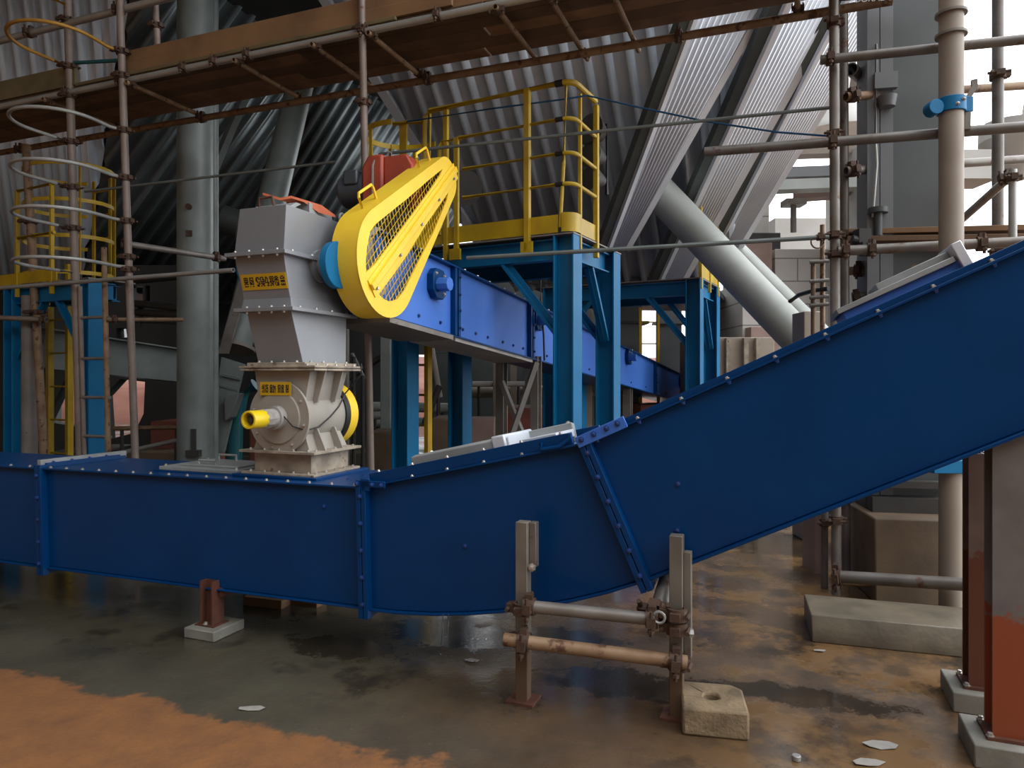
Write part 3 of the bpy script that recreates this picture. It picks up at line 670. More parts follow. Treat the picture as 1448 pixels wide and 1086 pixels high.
# legs and braces under it
for px, lside, w in ((758, 0, .085), (686, 1, .09)):
    s = spx(758); p = uc(s, UW * lside, 0); zt = p.z - UHH - .014
    mb = MB(); mb.hbeam(V((p.x, p.y, 0)), V((p.x, p.y, zt + (.05 if not lside else 0))), .11, w, DC); solo('leg_frame', mb, M['steel'], ['brown steel leg under the right edge of the inclined conveyor', 'brown steel leg under the left edge of the inclined conveyor'][lside], 'support leg', 'inclined conveyor legs')
s = spx(758); pr, pl = uc(s, 0, 0), uc(s, UW, 0)
mb = MB(); mb.bar(V((pl.x, pl.y - .12, 1.55)), V((pl.x + .5, pl.y - .45, .3)), .05, .05); solo('brace', mb, M['steel'], 'slanting steel brace falling right from the left conveyor leg', 'brace', 'leg braces')
mb = MB(); mb.bar(V((pr.x, pr.y - .12, 1.75)), V((pr.x - .5, pr.y - .3, .3)), .05, .05); solo('brace', mb, M['steel'], 'slanting steel brace falling left from the right conveyor leg', 'brace', 'leg braces')
for px, Y, zt, lb in ((893, 11.6, 1.35, 'slender steel leg under the far half of the inclined conveyor'),):
    s = spx(px); p = uc(s, .06, 0)
    mb = MB(); mb.hbeam(V((p.x, p.y, 0)), V((p.x, p.y, p.z - UHH - .014)), .14, .12, DC); solo('leg_frame', mb, M['steel'], lb, 'support leg', 'inclined conveyor legs')
# ================================================================== yellow belt guard
GA = L1[0] - .30; GT = VT + GA                       # plane of its front face
def gp(px, py, dt=0.0):
    w = wpx(px, GT); p = tr(GT, w, 0); return V((p.x, p.y, zat(py, p.y))) + U * dt
def z5(l): return [gp(300 + x / 3.62, 200 + y / 3.62) for x, y in l]
def wz(p): return ((p - O).dot(W), p.z)
# two wrap circles fitted to the outline, joined by tangents
big = [wz(p) for p in z5([(738, 560), (830, 862), (985, 858), (800, 345), (935, 892)])]
def fit(ps):
    import itertools
    n_ = 0; cx = cy = rr = 0.0
    for (x1, y1), (x2, y2), (x3, y3) in itertools.combinations(ps, 3):
        d_ = 2 * (x1 * (y2 - y3) + x2 * (y3 - y1) + x3 * (y1 - y2))
        if abs(d_) < 1e-3: continue
        ux = ((x1 * x1 + y1 * y1) * (y2 - y3) + (x2 * x2 + y2 * y2) * (y3 - y1) + (x3 * x3 + y3 * y3) * (y1 - y2)) / d_
        uy = ((x1 * x1 + y1 * y1) * (x3 - x2) + (x2 * x2 + y2 * y2) * (x1 - x3) + (x3 * x3 + y3 * y3) * (x2 - x1)) / d_
        cx += ux; cy += uy; rr += math.hypot(ux - x1, uy - y1); n_ += 1
    return cx / n_, cy / n_, rr / n_
bx_, bz_, br_ = fit([big[0], big[1], big[2]])
s0_ = wz(gp(300 + 1188 / 3.62, 200 + 76 / 3.62)); s1_ = wz(gp(300 + 1248 / 3.62, 200 + 215 / 3.62))
sr_ = .17; sx_, sz_ = s1_[0] - sr_, s0_[1] - sr_ * .98
def wrap(r_big, r_small, n=26):
    dx, dz = sx_ - bx_, sz_ - bz_; D = math.hypot(dx, dz); base = math.atan2(dz, dx); al = math.acos((r_big - r_small) / D)
    pts = []
    for i in range(n + 1):
        a = base + al + (2 * math.pi - 2 * al) * i / n; pts.append((bx_ + r_big * math.cos(a), bz_ + r_big * math.sin(a)))
    for i in range(n // 2 + 1):
        a = base - al + 2 * al * i / (n // 2); pts.append((sx_ + r_small * math.cos(a), sz_ + r_small * math.sin(a)))
    return pts
def g3(q, dt=0.0): return tr(GT + dt, q[0], q[1])
outer = wrap(br_, sr_)
guard = thing('belt_guard', 'large yellow teardrop belt guard with mesh windows on the side of the hopper', 'guard', g3((bx_, bz_ - br_)))
mb = MB(); ring_o = outer; inner = wrap(br_ - .012, sr_ - .012)
mb.loft([[g3(q) for q in ring_o], [g3(q, .19) for q in ring_o], [g3(q, .19) for q in inner], [g3(q) for q in inner]], closed=True)
rim = build('guard_rim', mb, M['yellow_bright'], guard, ang=35)
W1 = z5([(785, 672), (784, 610), (790, 540), (806, 462), (832, 425), (900, 370), (1000, 290), (1100, 203), (1178, 140), (1168, 168), (1110, 255), (1000, 405), (900, 540), (830, 632)])
W2 = z5([(852, 782), (920, 690), (1000, 575), (1090, 430), (1160, 310), (1212, 228), (1200, 300), (1130, 470), (1040, 645), (985, 760), (945, 810), (905, 820), (872, 805)])
holes = [[wz(p) for p in W1], [wz(p) for p in W2]]
mb = MB(); mb.holed([g3(q, -.004) for q in outer], [[g3(q, -.004) for q in h] for h in holes], U * .012); build('face_plate', mb, M['yellow_bright'], guard)
mb = MB(); mb.prism([g3(q, .182) for q in inner], U * .008); build('back_plate', mb, M['bark'], guard, 'dark inner back plate')  # plate coloured dark to stand for the shade inside the guard
# raised seam between the two halves
q0, q1 = wz(gp(300 + 808 / 3.62, 200 + 752 / 3.62)), wz(gp(300 + 1240 / 3.62, 200 + 146 / 3.62))
du = V((q1[0] - q0[0], q1[1] - q0[1])).normalized(); nu = V((-du[1], du[0]))
mb = MB()
for o0, o1, h in ((-.075, .060, .008), (-.016, .03, .026)):
    f = lambda q, o, hh: g3((q[0] + nu[0] * o, q[1] + nu[1] * o), -.004 - hh)
    mb.loft([[f(q, o0, 0), f(q, o1, 0), f(q, o1, h), f(q, o0, h)] for q in (q0, q1)])
seam = build('centre_seam', mb, M['yellow_bright'], guard, bev=.003)
for f in (.03, .27, .52, .74, .95):
    q = (q0[0] + (q1[0] - q0[0]) * f - nu[0] * .035, q0[1] + (q1[1] - q0[1]) * f - nu[1] * .035); bolt(seam, g3(q, -.012), -U, .012, 'bolt')
# wire mesh clipped to the windows
mb = MB()
def clip(h, p, d):
    hits = []
    for i in range(len(h)):
        a, b = h[i], h[(i + 1) % len(h)]; ex, ez_ = b[0] - a[0], b[1] - a[1]
        den = d[0] * ez_ - d[1] * ex
        if abs(den) < 1e-9: continue
        s = ((a[0] - p[0]) * ez_ - (a[1] - p[1]) * ex) / den; u = ((a[0] - p[0]) * d[1] - (a[1] - p[1]) * d[0]) / den
        if 0 <= u < 1: hits.append(s)
    hits.sort(); return list(zip(hits[::2], hits[1::2]))
for ang in (.75, .75 + 1.2):
    d = (math.cos(ang), math.sin(ang)); nn = (-d[1], d[0])
    for k in range(-40, 60):
        p = (bx_ + nn[0] * k * .043, bz_ + nn[1] * k * .043)
        for h in holes:
            for s0, s1 in clip(h, p, d):
                if s1 - s0 > .01: mb.tube([g3((p[0] + d[0] * (s0 - .01), p[1] + d[1] * (s0 - .01)), .012), g3((p[0] + d[0] * (s1 + .01), p[1] + d[1] * (s1 + .01)), .012)], .0034, 4)
build('wire_mesh', mb, M['yellow_bright'], guard, 'diamond wire mesh in the windows')
# handles on the upper rim
dx, dz = sx_ - bx_, sz_ - bz_; D = math.hypot(dx, dz); base = math.atan2(dz, dx); al = math.acos((br_ - sr_) / D)
e0 = (bx_ + br_ * math.cos(base + al), bz_ + br_ * math.sin(base + al)); e1 = (sx_ + sr_ * math.cos(base + al), sz_ + sr_ * math.sin(base + al)); no = (math.cos(base + al), math.sin(base + al))
for f in (.03, .80):
    mb = MB(); pe = lambda g, h: g3((e0[0] + (e1[0] - e0[0]) * g + no[0] * h, e0[1] + (e1[1] - e0[1]) * g + no[1] * h), .09)
    mb.tube([pe(f, -.005), pe(f, .075), pe(f + .01, .10), pe(f + .16, .10), pe(f + .17, .075), pe(f + .17, -.005)], .010, 8)
    build('handle', mb, M['yellow_bright'], guard)
# chain wheels and belt inside (seen through the mesh)
mb = MB(); mb.lathe(g3((bx_ + .04, bz_ + .02), .14), -U, [(0, .05), (.0, br_ * .62), (.05, br_ * .62), (.05, br_ * .5), (.02, br_ * .45), (.02, .05)], 40); dw = build('chain_wheel', mb, M['steel_white'], guard, 'pale chain wheel behind the mesh')
mb = MB(); mb.lathe(g3((sx_, sz_), .14), -U, [(0, .02), (.0, .10), (.05, .10), (.05, .02)], 28); build('small_wheel', mb, M['steel'], guard)
mb = MB(); mb.strap([g3(q, .11) for q in [(bx_ + .04 + (p[0] - bx_) * .64, bz_ + .02 + (p[1] - bz_) * .64) if i <= 26 else (sx_ + (p[0] - sx_) * .62, sz_ + (p[1] - sz_) * .62) for i, p in enumerate(outer)]], U, .03, .014, closed=True); build('drive_chain', mb, M['bark'], guard)
# ================================================================== red gear motor
gm = at(551, 252, 5.62)
motor = thing('gear_motor', 'red gearbox with slate grey motor mounted behind the yellow belt guard', 'gear motor', V((gm.x, gm.y, ZT0 + .02)))
e_u, e_w = U, W
Ym = gm.y; zc_ = zat(258, Ym)
def gq(a, b, z): return V((gm.x, gm.y, 0)) + U * a * .9 + W * b + Z * z
mb = MB(); prof = [(.19, zc_ - .3), (.19, zc_ + .10), (.13, zc_ + .19), (-.02, zc_ + .19), (-.02, zc_ - .3)]
mb.prism([gq(a, -.14, z) for a, z in prof], W * .30); gb = build('gearbox', mb, M['red'], motor, bev=.02)
mb = MB(); prof = [(-.02, zc_ - .25), (-.02, zc_ + .17), (-.24, zc_ + .17), (-.30, zc_ + .08), (-.30, zc_ - .25)]
mb.prism([gq(a, -.12, z) for a, z in prof], W * .26); build('gearbox_end', mb, M['red'], motor, bev=.012)
mb = MB(); mb.strap([gq(.07, -.148, zc_ - .25), gq(.07, -.148, zc_ + .10), gq(.045, -.12, zc_ + .19)], -U, .012, .012); build('edge_rib', mb, M['steel_white'], gb)
mb = MB(); mb.lathe(gq(.19, .0, zc_ - .04), U, [(0, .155), (.02, .155), (.02, .14), (.22, .14), (.25, .12), (.27, .06)], 24); mt_ = build('motor_housing', mb, M['motor'], motor, 'slate grey motor housing', ang=30)
mb = MB(); mb.box(gq(.30, -.10, zc_ + .03), .13, .11, .12, U, W); build('terminal_box', mb, M['motor'], mt_, bev=.015)
mb = MB(); mb.cyl(gq(-.30, 0, zc_), g3((sx_, sz_), .12), .03, n=12); build('output_shaft', mb, M['steel'], motor)
mb = MB(); mb.tube([gq(-.05, -.05, zc_ + .18), gq(-.05, -.05, zc_ + .215), gq(-.03, -.05, zc_ + .225), gq(-.01, -.05, zc_ + .20)], .008, 8); build('lifting_eye', mb, M['grey_lid'], motor)
mb = MB(); mb.box(gq(-.03, .0, (zc_ - .3 + ZT0) / 2 + .02), .40, .26, max(.05, zc_ - .3 - ZT0 - .02), U, W); build('motor_mount', mb, M['blue_lit'], motor, bev=.005)
# ================================================================== sky-blue access platforms with yellow rails
Up = V((-.883, .47, 0)).normalized(); Wp = V((.47, .883, 0)).normalized()
def platform(name_label, C0, L, D, zt, rails, left_cols=True, group='sky blue access platforms', back_left=True):
    """C0: floor point of the front right column; L along Up, D along Wp, zt: top of the steel frame"""
    Q = lambda a, b, z=0.0: C0 + Up * a + Wp * b + Z * z
    root = thing('access_platform', name_label, 'platform', Q(L / 2, D / 2), group)
    for a, b in ((0, 0),) + (((0, D),) if back_left else ()) + (((L, 0),) + (((L, D),) if back_left else ()) if left_cols else ()):
        mb = MB(); mb.hbeam(Q(a, b), Q(a, b, zt), .19, .19, Up, .016, .012); build('column', mb, M['cyan'], root, bev=.003)
    for b in (0, D):
        mb = MB(); mb.hbeam(Q(L, b, zt - .11) + Up * -.1, Q(0, b, zt - .11) + Up * .1, .18, .10, Z, .012, .01); build('beam', mb, M['cyan'], root)
    for a in (0, L):
        mb = MB(); mb.hbeam(Q(a, .1, zt - .11), Q(a, D - .1, zt - .11), .18, .10, Z, .012, .01); build('beam', mb, M['cyan'], root)
    br = [(Q(.09, 0, zt - .85), Q(.62, 0, zt - .2)), (Q(0, D - .09, zt - .85), Q(0, D - .5, zt - .2)), (Q(.09, D, zt - .85), Q(.6, D, zt - .2))]
    if not back_left: br = br[:1]
    if left_cols: br += [(Q(L - .09, 0, zt - .85), Q(L - .6, 0, zt - .2))]
    for p, q in br:
        mb = MB(); mb.bar(p, q, .085, .03, Z); mb.bar(p + Z * .03, q + Z * .03, .012, .08, Z); build('knee_brace', mb, M['cyan'], root)
    mb = MB(); mb.prism([Q(-.1, -.1, zt), Q(L + .1, -.1, zt), Q(L + .1, D + .1, zt), Q(-.1, D + .1, zt)], Z * .012); build('deck_plate', mb, M['steel'], root)
    z0 = zt + .012
    def post(a, b, hgt, w=.045, t=.045):
        mb = MB(); mb.box(Q(a, b, z0 - .14 + (hgt + .14) / 2), w, t, hgt + .14, Up, Wp); return build('rail_post', mb, M['yellow_rail'], root, bev=.004)
    def rail(pts, r=.020, nm='handrail'):
        mb = MB(); mb.tube([Q(a, b, z0 + h) for a, b, h in pts], r, 10); return build(nm, mb, M['yellow_rail'], root)
    def toe(pts, h=.13):
        mb = MB(); mb.strap([Q(a, b, z0 + .01 + h / 2) for a, b in pts], Z, h, .008); return build('toe_board', mb, M['yellow_rail'], root)
    rails(root, Q, post, rail, toe, z0)
    return root, Q
def corner(a, b, rr=.10, n=5):      # rounded right-hand corner of a rail, from the front side to the right side
    return [(a + rr - rr * math.sin(i * math.pi / 2 / n), b + rr - rr * math.cos(i * math.pi / 2 / n)) for i in range(n + 1)]
P1 = V((.475, 6.05, 0))
def rails1(root, Q, post, rail, toe, z0):
    HT = 1.27
    e = -.09
    for h, a1, r in ((HT, 1.36, .026), (.965, 1.02, .018), (.675, 1.0, .018), (.415, 1.0, .018)):
        rail([(a1, e, h)] + [(a, b, h) for a, b in corner(e, e)] + [(e, .42, h * (1.0 if h == HT else .985))], r)
    rail([(1.36, e, HT), (1.42, e, HT - .05), (1.42, e, .0)], .024); rail([(1.36, e, HT - .03), (1.36, e, .2)], .018)
    rail([(1.02, e, .965), (1.22, e, .955), (1.25, e, .92), (1.25, e, .1)], .022)
    for h, r in ((HT, .029), (.965, .021), (.675, .021), (.415, .021)):
        mb = MB(); mb.cyl(Q(.07, e, z0 + h), Q(.0, e, z0 + h), r, n=10); build('tape_band', mb, M['ink'], root, 'black tape band')
    post(.33, e - .02, HT, .05, .05); post(1.06, e - .01, .97, .05, .03)
    post(1.18, e, HT - .02, .045, .04)
    post(e, .44, HT - .03, .045, .045); post(e, .06, HT - .06, .03, .03)
    rail([(-.02, e + .02, HT + .02), (.0, e + .01, .6), (.03, e + .0, .05)], .016, 'gate_bar')
    toe([(1.5, e), (.05, e)], .15); toe([(.01, e - .015)] + corner(e - .01, e - .015, .09) + [(e - .01, .05)], .16); toe([(e, .08), (e, .5)], .14)
    for a in (.33, 1.06):
        mb = MB(); mb.box(Q(a, e - .03, z0 - .1), .11, .03, .10, Up, Wp); build('post_bracket', mb, M['yellow_rail'], root)
    # ladder cage at the left end: flat hoops and straps
    cc = (1.78, .12); R = .34
    for h in (1.18, .72):
        pts = [Q(cc[0] + .02 + R * 1.25 * math.cos(t), cc[1] + R * 1.1 * math.sin(t), z0 + h) for t in [math.radians(-105 + 15 * i) for i in range(15)]]
        mb = MB(); mb.strap(pts, Z, .05, .008); build('cage_hoop', mb, M['yellow_rail'], root)
    for dg in (-70, -35, 0, 35, 70):
        t = math.radians(dg); p = Q(cc[0] + .02 + R * 1.25 * math.cos(t), cc[1] + R * 1.1 * math.sin(t), z0)
        mb = MB(); mb.strap([p + Z * 1.2, p + Z * -.4], Up, .035, .008); build('cage_strap', mb, M['yellow_rail'], root)
    rail([(1.42, e, HT - .10), (1.7, e - .12, HT - .10)], .022)
    post(1.62, -.15, 1.2, .085, .02)
platform('sky blue steel platform with long yellow handrail above the inclined conveyor', P1, 1.71, .99, zat(334, 6.05), rails1)
P2 = at(982, 533, 9.0); P2.z = 0
def rails2(root, Q, post, rail, toe, z0):
    for b in (-.05, .45, .95): post(-.09, b, 1.15, .04, .04)
    for h in (1.15, .62): rail([(-.09, -.05, h), (-.09, .95, h)], .018)
    toe([(-.09, -.05), (-.09, .95)], .17)
platform('sky blue platform beyond the thick slanting pipe, partly hidden by the rising conveyor', P2, 2.0, .99, 2.84, rails2)
P3 = at(130, 533, 7.75); P3.z = 0
def rails3(root, Q, post, rail, toe, z0):
    for h in (1.1, .55): rail([(1.3, -.09, h), (.55, -.09, h)], .02)
    toe([(1.8, -.09), (.5, -.09)])
    for a in (1.3, .6): post(a, -.09, 1.1, .04, .04)
platform('sky blue platform columns behind the scaffold ladder at the left edge', P3, 1.5, .34, zat(396, 7.75), rails3, back_left=False)
# ladders
def ladder(label, base, ex, width, ztop, m, rung=.28, sw=.05, st=.014, lean=V((0, 0, 0)), z0=0.0, round_=False, rungs_to=None):
    root = thing('ladder', label, 'ladder', base)
    dp = ex.cross(Z).normalized()
    for s in (-.5, .5):
        a = base + ex * width * s + Z * z0; b = base + ex * width * s + lean + Z * ztop
        mb = MB()
        if round_: hollow(mb, a, b, sw / 2)
        else: mb.bar(a, b, st, sw, dp) if False else mb.loft([[c + ex * p + dp * q for p, q in ((-st / 2, -sw / 2), (st / 2, -sw / 2), (st / 2, sw / 2), (-st / 2, sw / 2))] for c in (a, b)])
        build('stile', mb, M[m], root)
    z = z0 + .22
    top = rungs_to or ztop
    while z < top - .05:
        c = base + lean * (z / ztop) + Z * z
        mb = MB(); mb.cyl(c - ex * width * .52, c + ex * width * .52, .012, n=8); build('rung', mb, M[m], root); z += rung
    return root
lb = at(588, 533, 7.1); lb.z = 0
ladder('yellow steel ladder behind the front left leg of the handrail platform', lb, Up * -1, .30, 2.9, 'yellow', sw=.075, st=.045, rung=.3)
# yellow caged ladder at the left
def caged(label, c, R, ztop, zlow, zl0):
    root = thing('caged_ladder', label, 'ladder', V((c.x, c.y, 0)))
    for s in (-.17, .17):
        p = c + Up * s + Wp * R * .9
        mb = MB(); mb.box(V((p.x, p.y, (ztop + zl0) / 2)), .05, .02, ztop - zl0, Up, Wp); build('stile', mb, M['yellow_rail'], root)
    z = zl0 + .2
    while z < ztop - .1:
        a, b = c + Up * .18 + Wp * R * .9, c - Up * .18 + Wp * R * .9
        mb = MB(); mb.cyl(V((a.x, a.y, z)), V((b.x, b.y, z)), .010, n=8); build('rung', mb, M['yellow_rail'], root); z += .3
    n = 18
    z = ztop - .02
    while z > zlow:
        pts = []
        for i in range(n + 1):
            t = math.radians(60 - 300 * i / n); p = c + Up * (R * 1.25 * math.sin(t - math.radians(90 + 0)) ) + Wp * (R * math.cos(t - math.radians(90)) )
            pts.append(V((p.x, p.y, z)))
        mb = MB(); mb.strap(pts, Z, .045, .008); build('cage_hoop', mb, M['yellow_rail'], root); z -= .42
    for i in (1, 5, 9, 13, 17):
        t = math.radians(60 - 300 * i / n); p = c + Up * (R * 1.25 * math.sin(t - math.pi / 2)) + Wp * (R * math.cos(t - math.pi / 2))
        mb = MB(); mb.strap([V((p.x, p.y, ztop)), V((p.x, p.y, zlow))], Up, .04, .008); build('cage_strap', mb, M['yellow_rail'], root)
    return root
cc = at(98, 533, 8.6)
caged('yellow ladder inside a strap cage at the upper left', V((cc.x, cc.y, 0)), .45, zat(243, 8.6), zat(392, 8.6), 2.55)
lb = at(88, 533, 7.35); lb.z = 0
lb = at(84, 533, 8.9); lb.z = 0
ladder('yellow ladder standing between the two left platform columns', lb, Up * -1, .42, 3.0, 'yellow_rail', sw=.07, st=.06, rung=.42)
# ================================================================== scaffolding
TR_ = .030
DZ = 4.43
F0 = V((.0, 5.8, DZ)); F0.x = (515 - CX) / F * 5.8
def sc(px, dw=0.0, z=DZ):        # point on the deck's front line (shifted dw across) at a given picture column
    k = (px - CX) / F; Pp = F0 + W * dw; t = (Pp.x - k * Pp.y) / (k * U.y - U.x); q = Pp + U * t; return V((q.x, q.y, z))
DW = .83
# standards
A0, A1 = at(95.5, -8, 7.05), at(113, 640, 7.05); A1 = A0.lerp(A1, (A0.z) / (A0.z - A1.z))
B0, B1 = at(169, -8, 6.72), at(191, 640, 6.72); B1 = B0.lerp(B1, (B0.z) / (B0.z - B1.z))
def on(a0, a1, z): f = (a0.z - z) / (a0.z - a1.z); return a0.lerp(a1, f)
gS = 'scaffold standards'
def std(a, b, r, m, label, zs, group=gS):
    mb = MB(); hollow(mb, b, a, r); o = solo('scaffold_tube', mb, M[m], label, 'scaffold tube', group)
    for z in zs: coupler(o, on(a, b, z), a - b, r, -W)
    return o
hz = [4.69, 3.94, 3.49, 3.08]
std(A0, A1, .038, 'tube_pink', 'thick pinkish scaffold standard carrying the left ends of the ladder hoops', [5.15, 4.40] + hz)
std(B0, B1, .034, 'tube_pink', 'pinkish scaffold standard carrying the right ends of the ladder hoops', [4.46] + hz + [2.74, 2.62])
s0 = at(511, -25, 5.8); s1 = at(524, 650, 5.8); s1 = s0.lerp(s1, s0.z / (s0.z - s1.z))
std(s0, s1, .030, 'tube_pink', 'pinkish scaffold standard rising behind the red gearbox', [DZ + .02, 3.85])
q0 = at(1179, -20, 5.2); q1 = V((q0.x + .02, q0.y, 0)); std(q0, q1, .035, 'tube', 'front one of the paired scaffold standards right of the cladding strips', [4.2, 3.38, 2.64, 2.5, .72, .55])
q0 = at(1193, 20, 5.45); q1 = V((q0.x + .02, q0.y, 0)); std(q0, q1, .032, 'tube', 'rear one of the paired scaffold standards right of the cladding strips', [2.7, 1.0, .66])
q0 = at(1166, 560, 5.35); q1 = V((q0.x, q0.y, 0)); std(q0, q1, .026, 'tube', 'short scaffold standard just left of the paired standards, below the rising conveyor', [.8, .5])
q0 = at(1411, -20, 5.4); q1 = V((q0.x, q0.y, 0)); std(q0, q1, .040, 'tube', 'tall scaffold standard against the white sky near the right edge', [3.9, 2.55])
q0 = at(1432, 240, 4.9); q1 = V((q0.x, q0.y, 0)); std(q0, q1, .026, 'hoop', 'slim pale standard with a clamp on top at the right edge', [2.98])
q0 = at(219, -10, 6.75); q1 = at(224, 95, 6.75); std(q0, q1, .030, 'tube_pink', 'short scaffold upright on the overhead deck beside the toe boards', [4.95], gS)
q0 = at(37, 205, 8.2); q1 = at(62, 640, 8.2); q1 = q0.lerp(q1, q0.z / (q0.z - q1.z)); std(q0, q1, .045, 'tube_rust', 'dark brown standard at the far left behind the yellow cage', [3.4, 2.35])
# deck ledgers
a, b = sc(-60), sc(860)
o = tube_thing(a, b, .030, 'hoop', 'long grey ledger along the near edge of the overhead deck', 'deck ledgers', [(sc(px) - a).length / (b - a).length for px in (97, 172, 262, 305, 352, 515, 620)])
a, b = sc(-60, DW, DZ - .09), sc(1262, DW, DZ - .09)
o = tube_thing(a, b, .034, 'tube_rust', 'long dark ledger along the far edge of the overhead deck', 'deck ledgers', [(sc(px, DW, DZ - .09) - a).length / (b - a).length for px in (30, 286, 606, 960)])
a, b = sc(-40, .0, 5.12), sc(250, .0, 5.12); tube_thing(a, b, .034, 'hoop', 'guard rail above the overhead deck at the upper left', 'deck ledgers', [.32, .75])
a, b = sc(104, .04, 4.74), sc(172, .04, 4.66); tube_thing(a, b, .018, 'teal', 'short teal tube between the two hoop standards', None)
# transoms under the deck
for i, (px, ex, lb) in enumerate(((60, .05, 'transom under the overhead deck at the far left'), (178, .02, 'transom under the overhead deck beside the right hoop standard'), (330, .1, 'transom under the overhead deck above the grey green pillar'), (440, .08, 'transom under the overhead deck above the grey hopper'), (520, .04, 'transom under the overhead deck at the standard behind the gearbox'), (700, .05, 'transom under the overhead deck left of the two projecting ones'), (775, .22, 'projecting transom under the deck above the handrail platform'), (860, .22, 'projecting transom under the deck left of the first cladding strip'), (1130, .06, 'transom under the overhead deck above the second cladding strip'))):
    a = sc(px, -.06, DZ - .045); b = a + W * (DW + ex + .06); tube_thing(a, b, .022, 'tube_rust', 'rusty ' + lb, 'deck transoms', [.06] if i % 2 else [.06, .9], n=10)
# deck boards, two lengths in each row
names = ['near edge row', 'second row', 'middle row', 'fourth row', 'far edge row']
for i in range(5):
    w0 = .03 + i * .165
    spl = 560 + (-1) ** i * 130
    for (p0, p1, lb) in ((-90, spl, 'left'), (spl, 1225, 'right')):
        a, b = sc(p0, w0 + .075), sc(p1, w0 + .075)
        mb = MB(); z = DZ - .005 + .035
        mb.loft([[V((c.x, c.y, z)) + W * x + Z * h for x, h in ((-.078, 0), (.078, 0), (.078, .038), (-.078, .038))] for c in (a + (b - a).normalized() * .01, b - (b - a).normalized() * .01)])
        solo('scaffold_board', mb, M['wood'], 'dark timber deck board of the overhead scaffold, %s, %s length' % (names[i], lb), 'scaffold board', 'overhead deck boards', bev=.004)
# toe boards along the near edge
def toeb(p0, p1, z0, h, m, label, dw=-.005, tilt=0):
    a, b = sc(p0, dw), sc(p1, dw); mb = MB()
    mb.loft([[V((c.x, c.y, 0)) + W * x + Z * zz for x, zz in ((-.018, z0), (.018, z0), (.018 + tilt, z0 + h), (-.018 + tilt, z0 + h))] for c in (a, b)])
    return solo('toe_board', mb, M[m], label, 'toe board', 'deck toe boards', bev=.004)
toeb(-70, 108, DZ + .075, .20, 'wood_olive', 'olive toe board on the overhead deck at the upper left corner', .03)
toeb(178, 640, DZ + .075, .105, 'wood_light', 'lower long orange brown toe board on edge along the overhead deck', .022)
toeb(178, 640, DZ + .182, .115, 'wood_light', 'upper long orange brown toe board stacked on the lower one', .036)
toeb(108, 560, DZ + .042, .03, 'wood_olive', 'thin batten under the long toe board', .0)
toeb(560, 800, DZ + .075, .21, 'wood_light', 'right end orange brown toe board at the top edge', .07)
# ladder hoops
def hoop(z, m, label, r=.016, reach=.78, skew=0.0):
    a, b = on(A0, A1, z), on(B0, B1, z + skew); c = (a + b) / 2; half = (b - a) / 2; ex = half.normalized(); rad = half.length * 1.02
    dr = -W
    pts = [a - ex * .0, a + dr * .16 - ex * (rad - half.length) ]
    cen = c + dr * (reach - rad)
    pts += [cen - ex * (rad * math.cos(t)) + dr * (rad * math.sin(t)) for t in [math.pi * i / 16 for i in range(17)]]
    pts += [b + dr * .30 + ex * .0, b + dr * .13 + ex * .0 - ex * .03, b]
    mb = MB(); mb.tube(pts, r, 10); return solo('ladder_hoop', mb, M[m], label, 'safety hoop', 'ladder hoops')
hoop(5.3, 'yellow_rail', 'yellow hoop cut off by the top edge of the picture', .02)
hoop(4.69, 'hoop_orange', 'ochre ladder hoop above the overhead deck')
hoop(3.94, 'hoop', 'topmost grey ladder hoop just under the overhead deck'); hoop(3.49, 'hoop', 'middle one of the three upper grey ladder hoops'); hoop(3.08, 'hoop', 'grey ladder hoop round the top of the yellow cage'); hoop(2.64, 'hoop', 'lowest grey ladder hoop, seen almost edge on')
# scaffold ladder rungs and right stile
lroot = thing('scaffold_ladder', 'weathered scaffold ladder with tube rungs between the left hoops and the blue conveyor', 'ladder', V((A1.x + .12, A1.y - .08, 0)))
c0, c1 = at(147, 350, 6.92), at(153, 640, 6.92); c1 = c0.lerp(c1, c0.z / (c0.z - c1.z))
mb = MB(); hollow(mb, c1, c0, .026); build('stile', mb, M['tube_rust'], lroot)
g1 = V((A1.x + .055, A1.y - .02, 0)); g0 = V((on(A0, A1, 2.5).x + .055, A1.y - .02, 2.5)); mb = MB(); hollow(mb, g1, g0, .022); build('stile', mb, M['tube_pink'], lroot)
for py in (449, 507, 562, 617, 672, 727):
    z = zat(py, 6.98)
    p, q = on(g0, g1, z) - V((.02, 0, 0)), on(c0, c1, z) + V((.03, 0, 0)); mb = MB(); mb.cyl(p, q, .016, n=10); mb.pipe(q - V((.055, 0, 0)), q - V((.015, 0, 0)), .024, .015, 10); build('rung', mb, M['tube'], lroot)
gH = 'horizontal scaffold tubes'
def ht(p, q, r, m, label, cl=(), **k): return tube_thing(at(*p), at(*q), r, m, label, gH, cl, **k)
ht((-20, 409, 7.5), (330, 382, 6.06), .020, 'hoop', 'thin pale tube crossing the left columns at mid height')
ht((-10, 449, 8.12), (66, 452, 8.12), .030, 'tube_pink', 'short stub of tube at the left edge crossing the blue column', [.95])
ht((174, 344, 6.75), (318, 366, 7.6), .030, 'tube', 'grey tube from the right hoop standard across the grey green pillar', [.02, .9])
ht((150, 452, 6.9), (258, 452, 7.4), .022, 'tube_rust', 'short rusty tube between scaffold ladder and grey green pillar', [.1, .3])
ht((120, 271, 7.2), (474, 229, 6.35), .013, 'wire', 'long thin rod crossing in front of the grey green pillar', n=8)
ht((536, 218, 6.2), (1185, 151, 5.28), .014, 'wire', 'long thin rod crossing the yellow handrail and cladding strips', n=8)
ht((660, 365, 5.75), (1172, 335, 5.15), .017, 'wire', 'thin grey rod crossing the sky blue platform columns', [.98], n=8)
ht((1160, 85, 5.14), (1465, 54, 4.7), .034, 'tube', 'thick pale tube highest on the right scaffold', [.05])
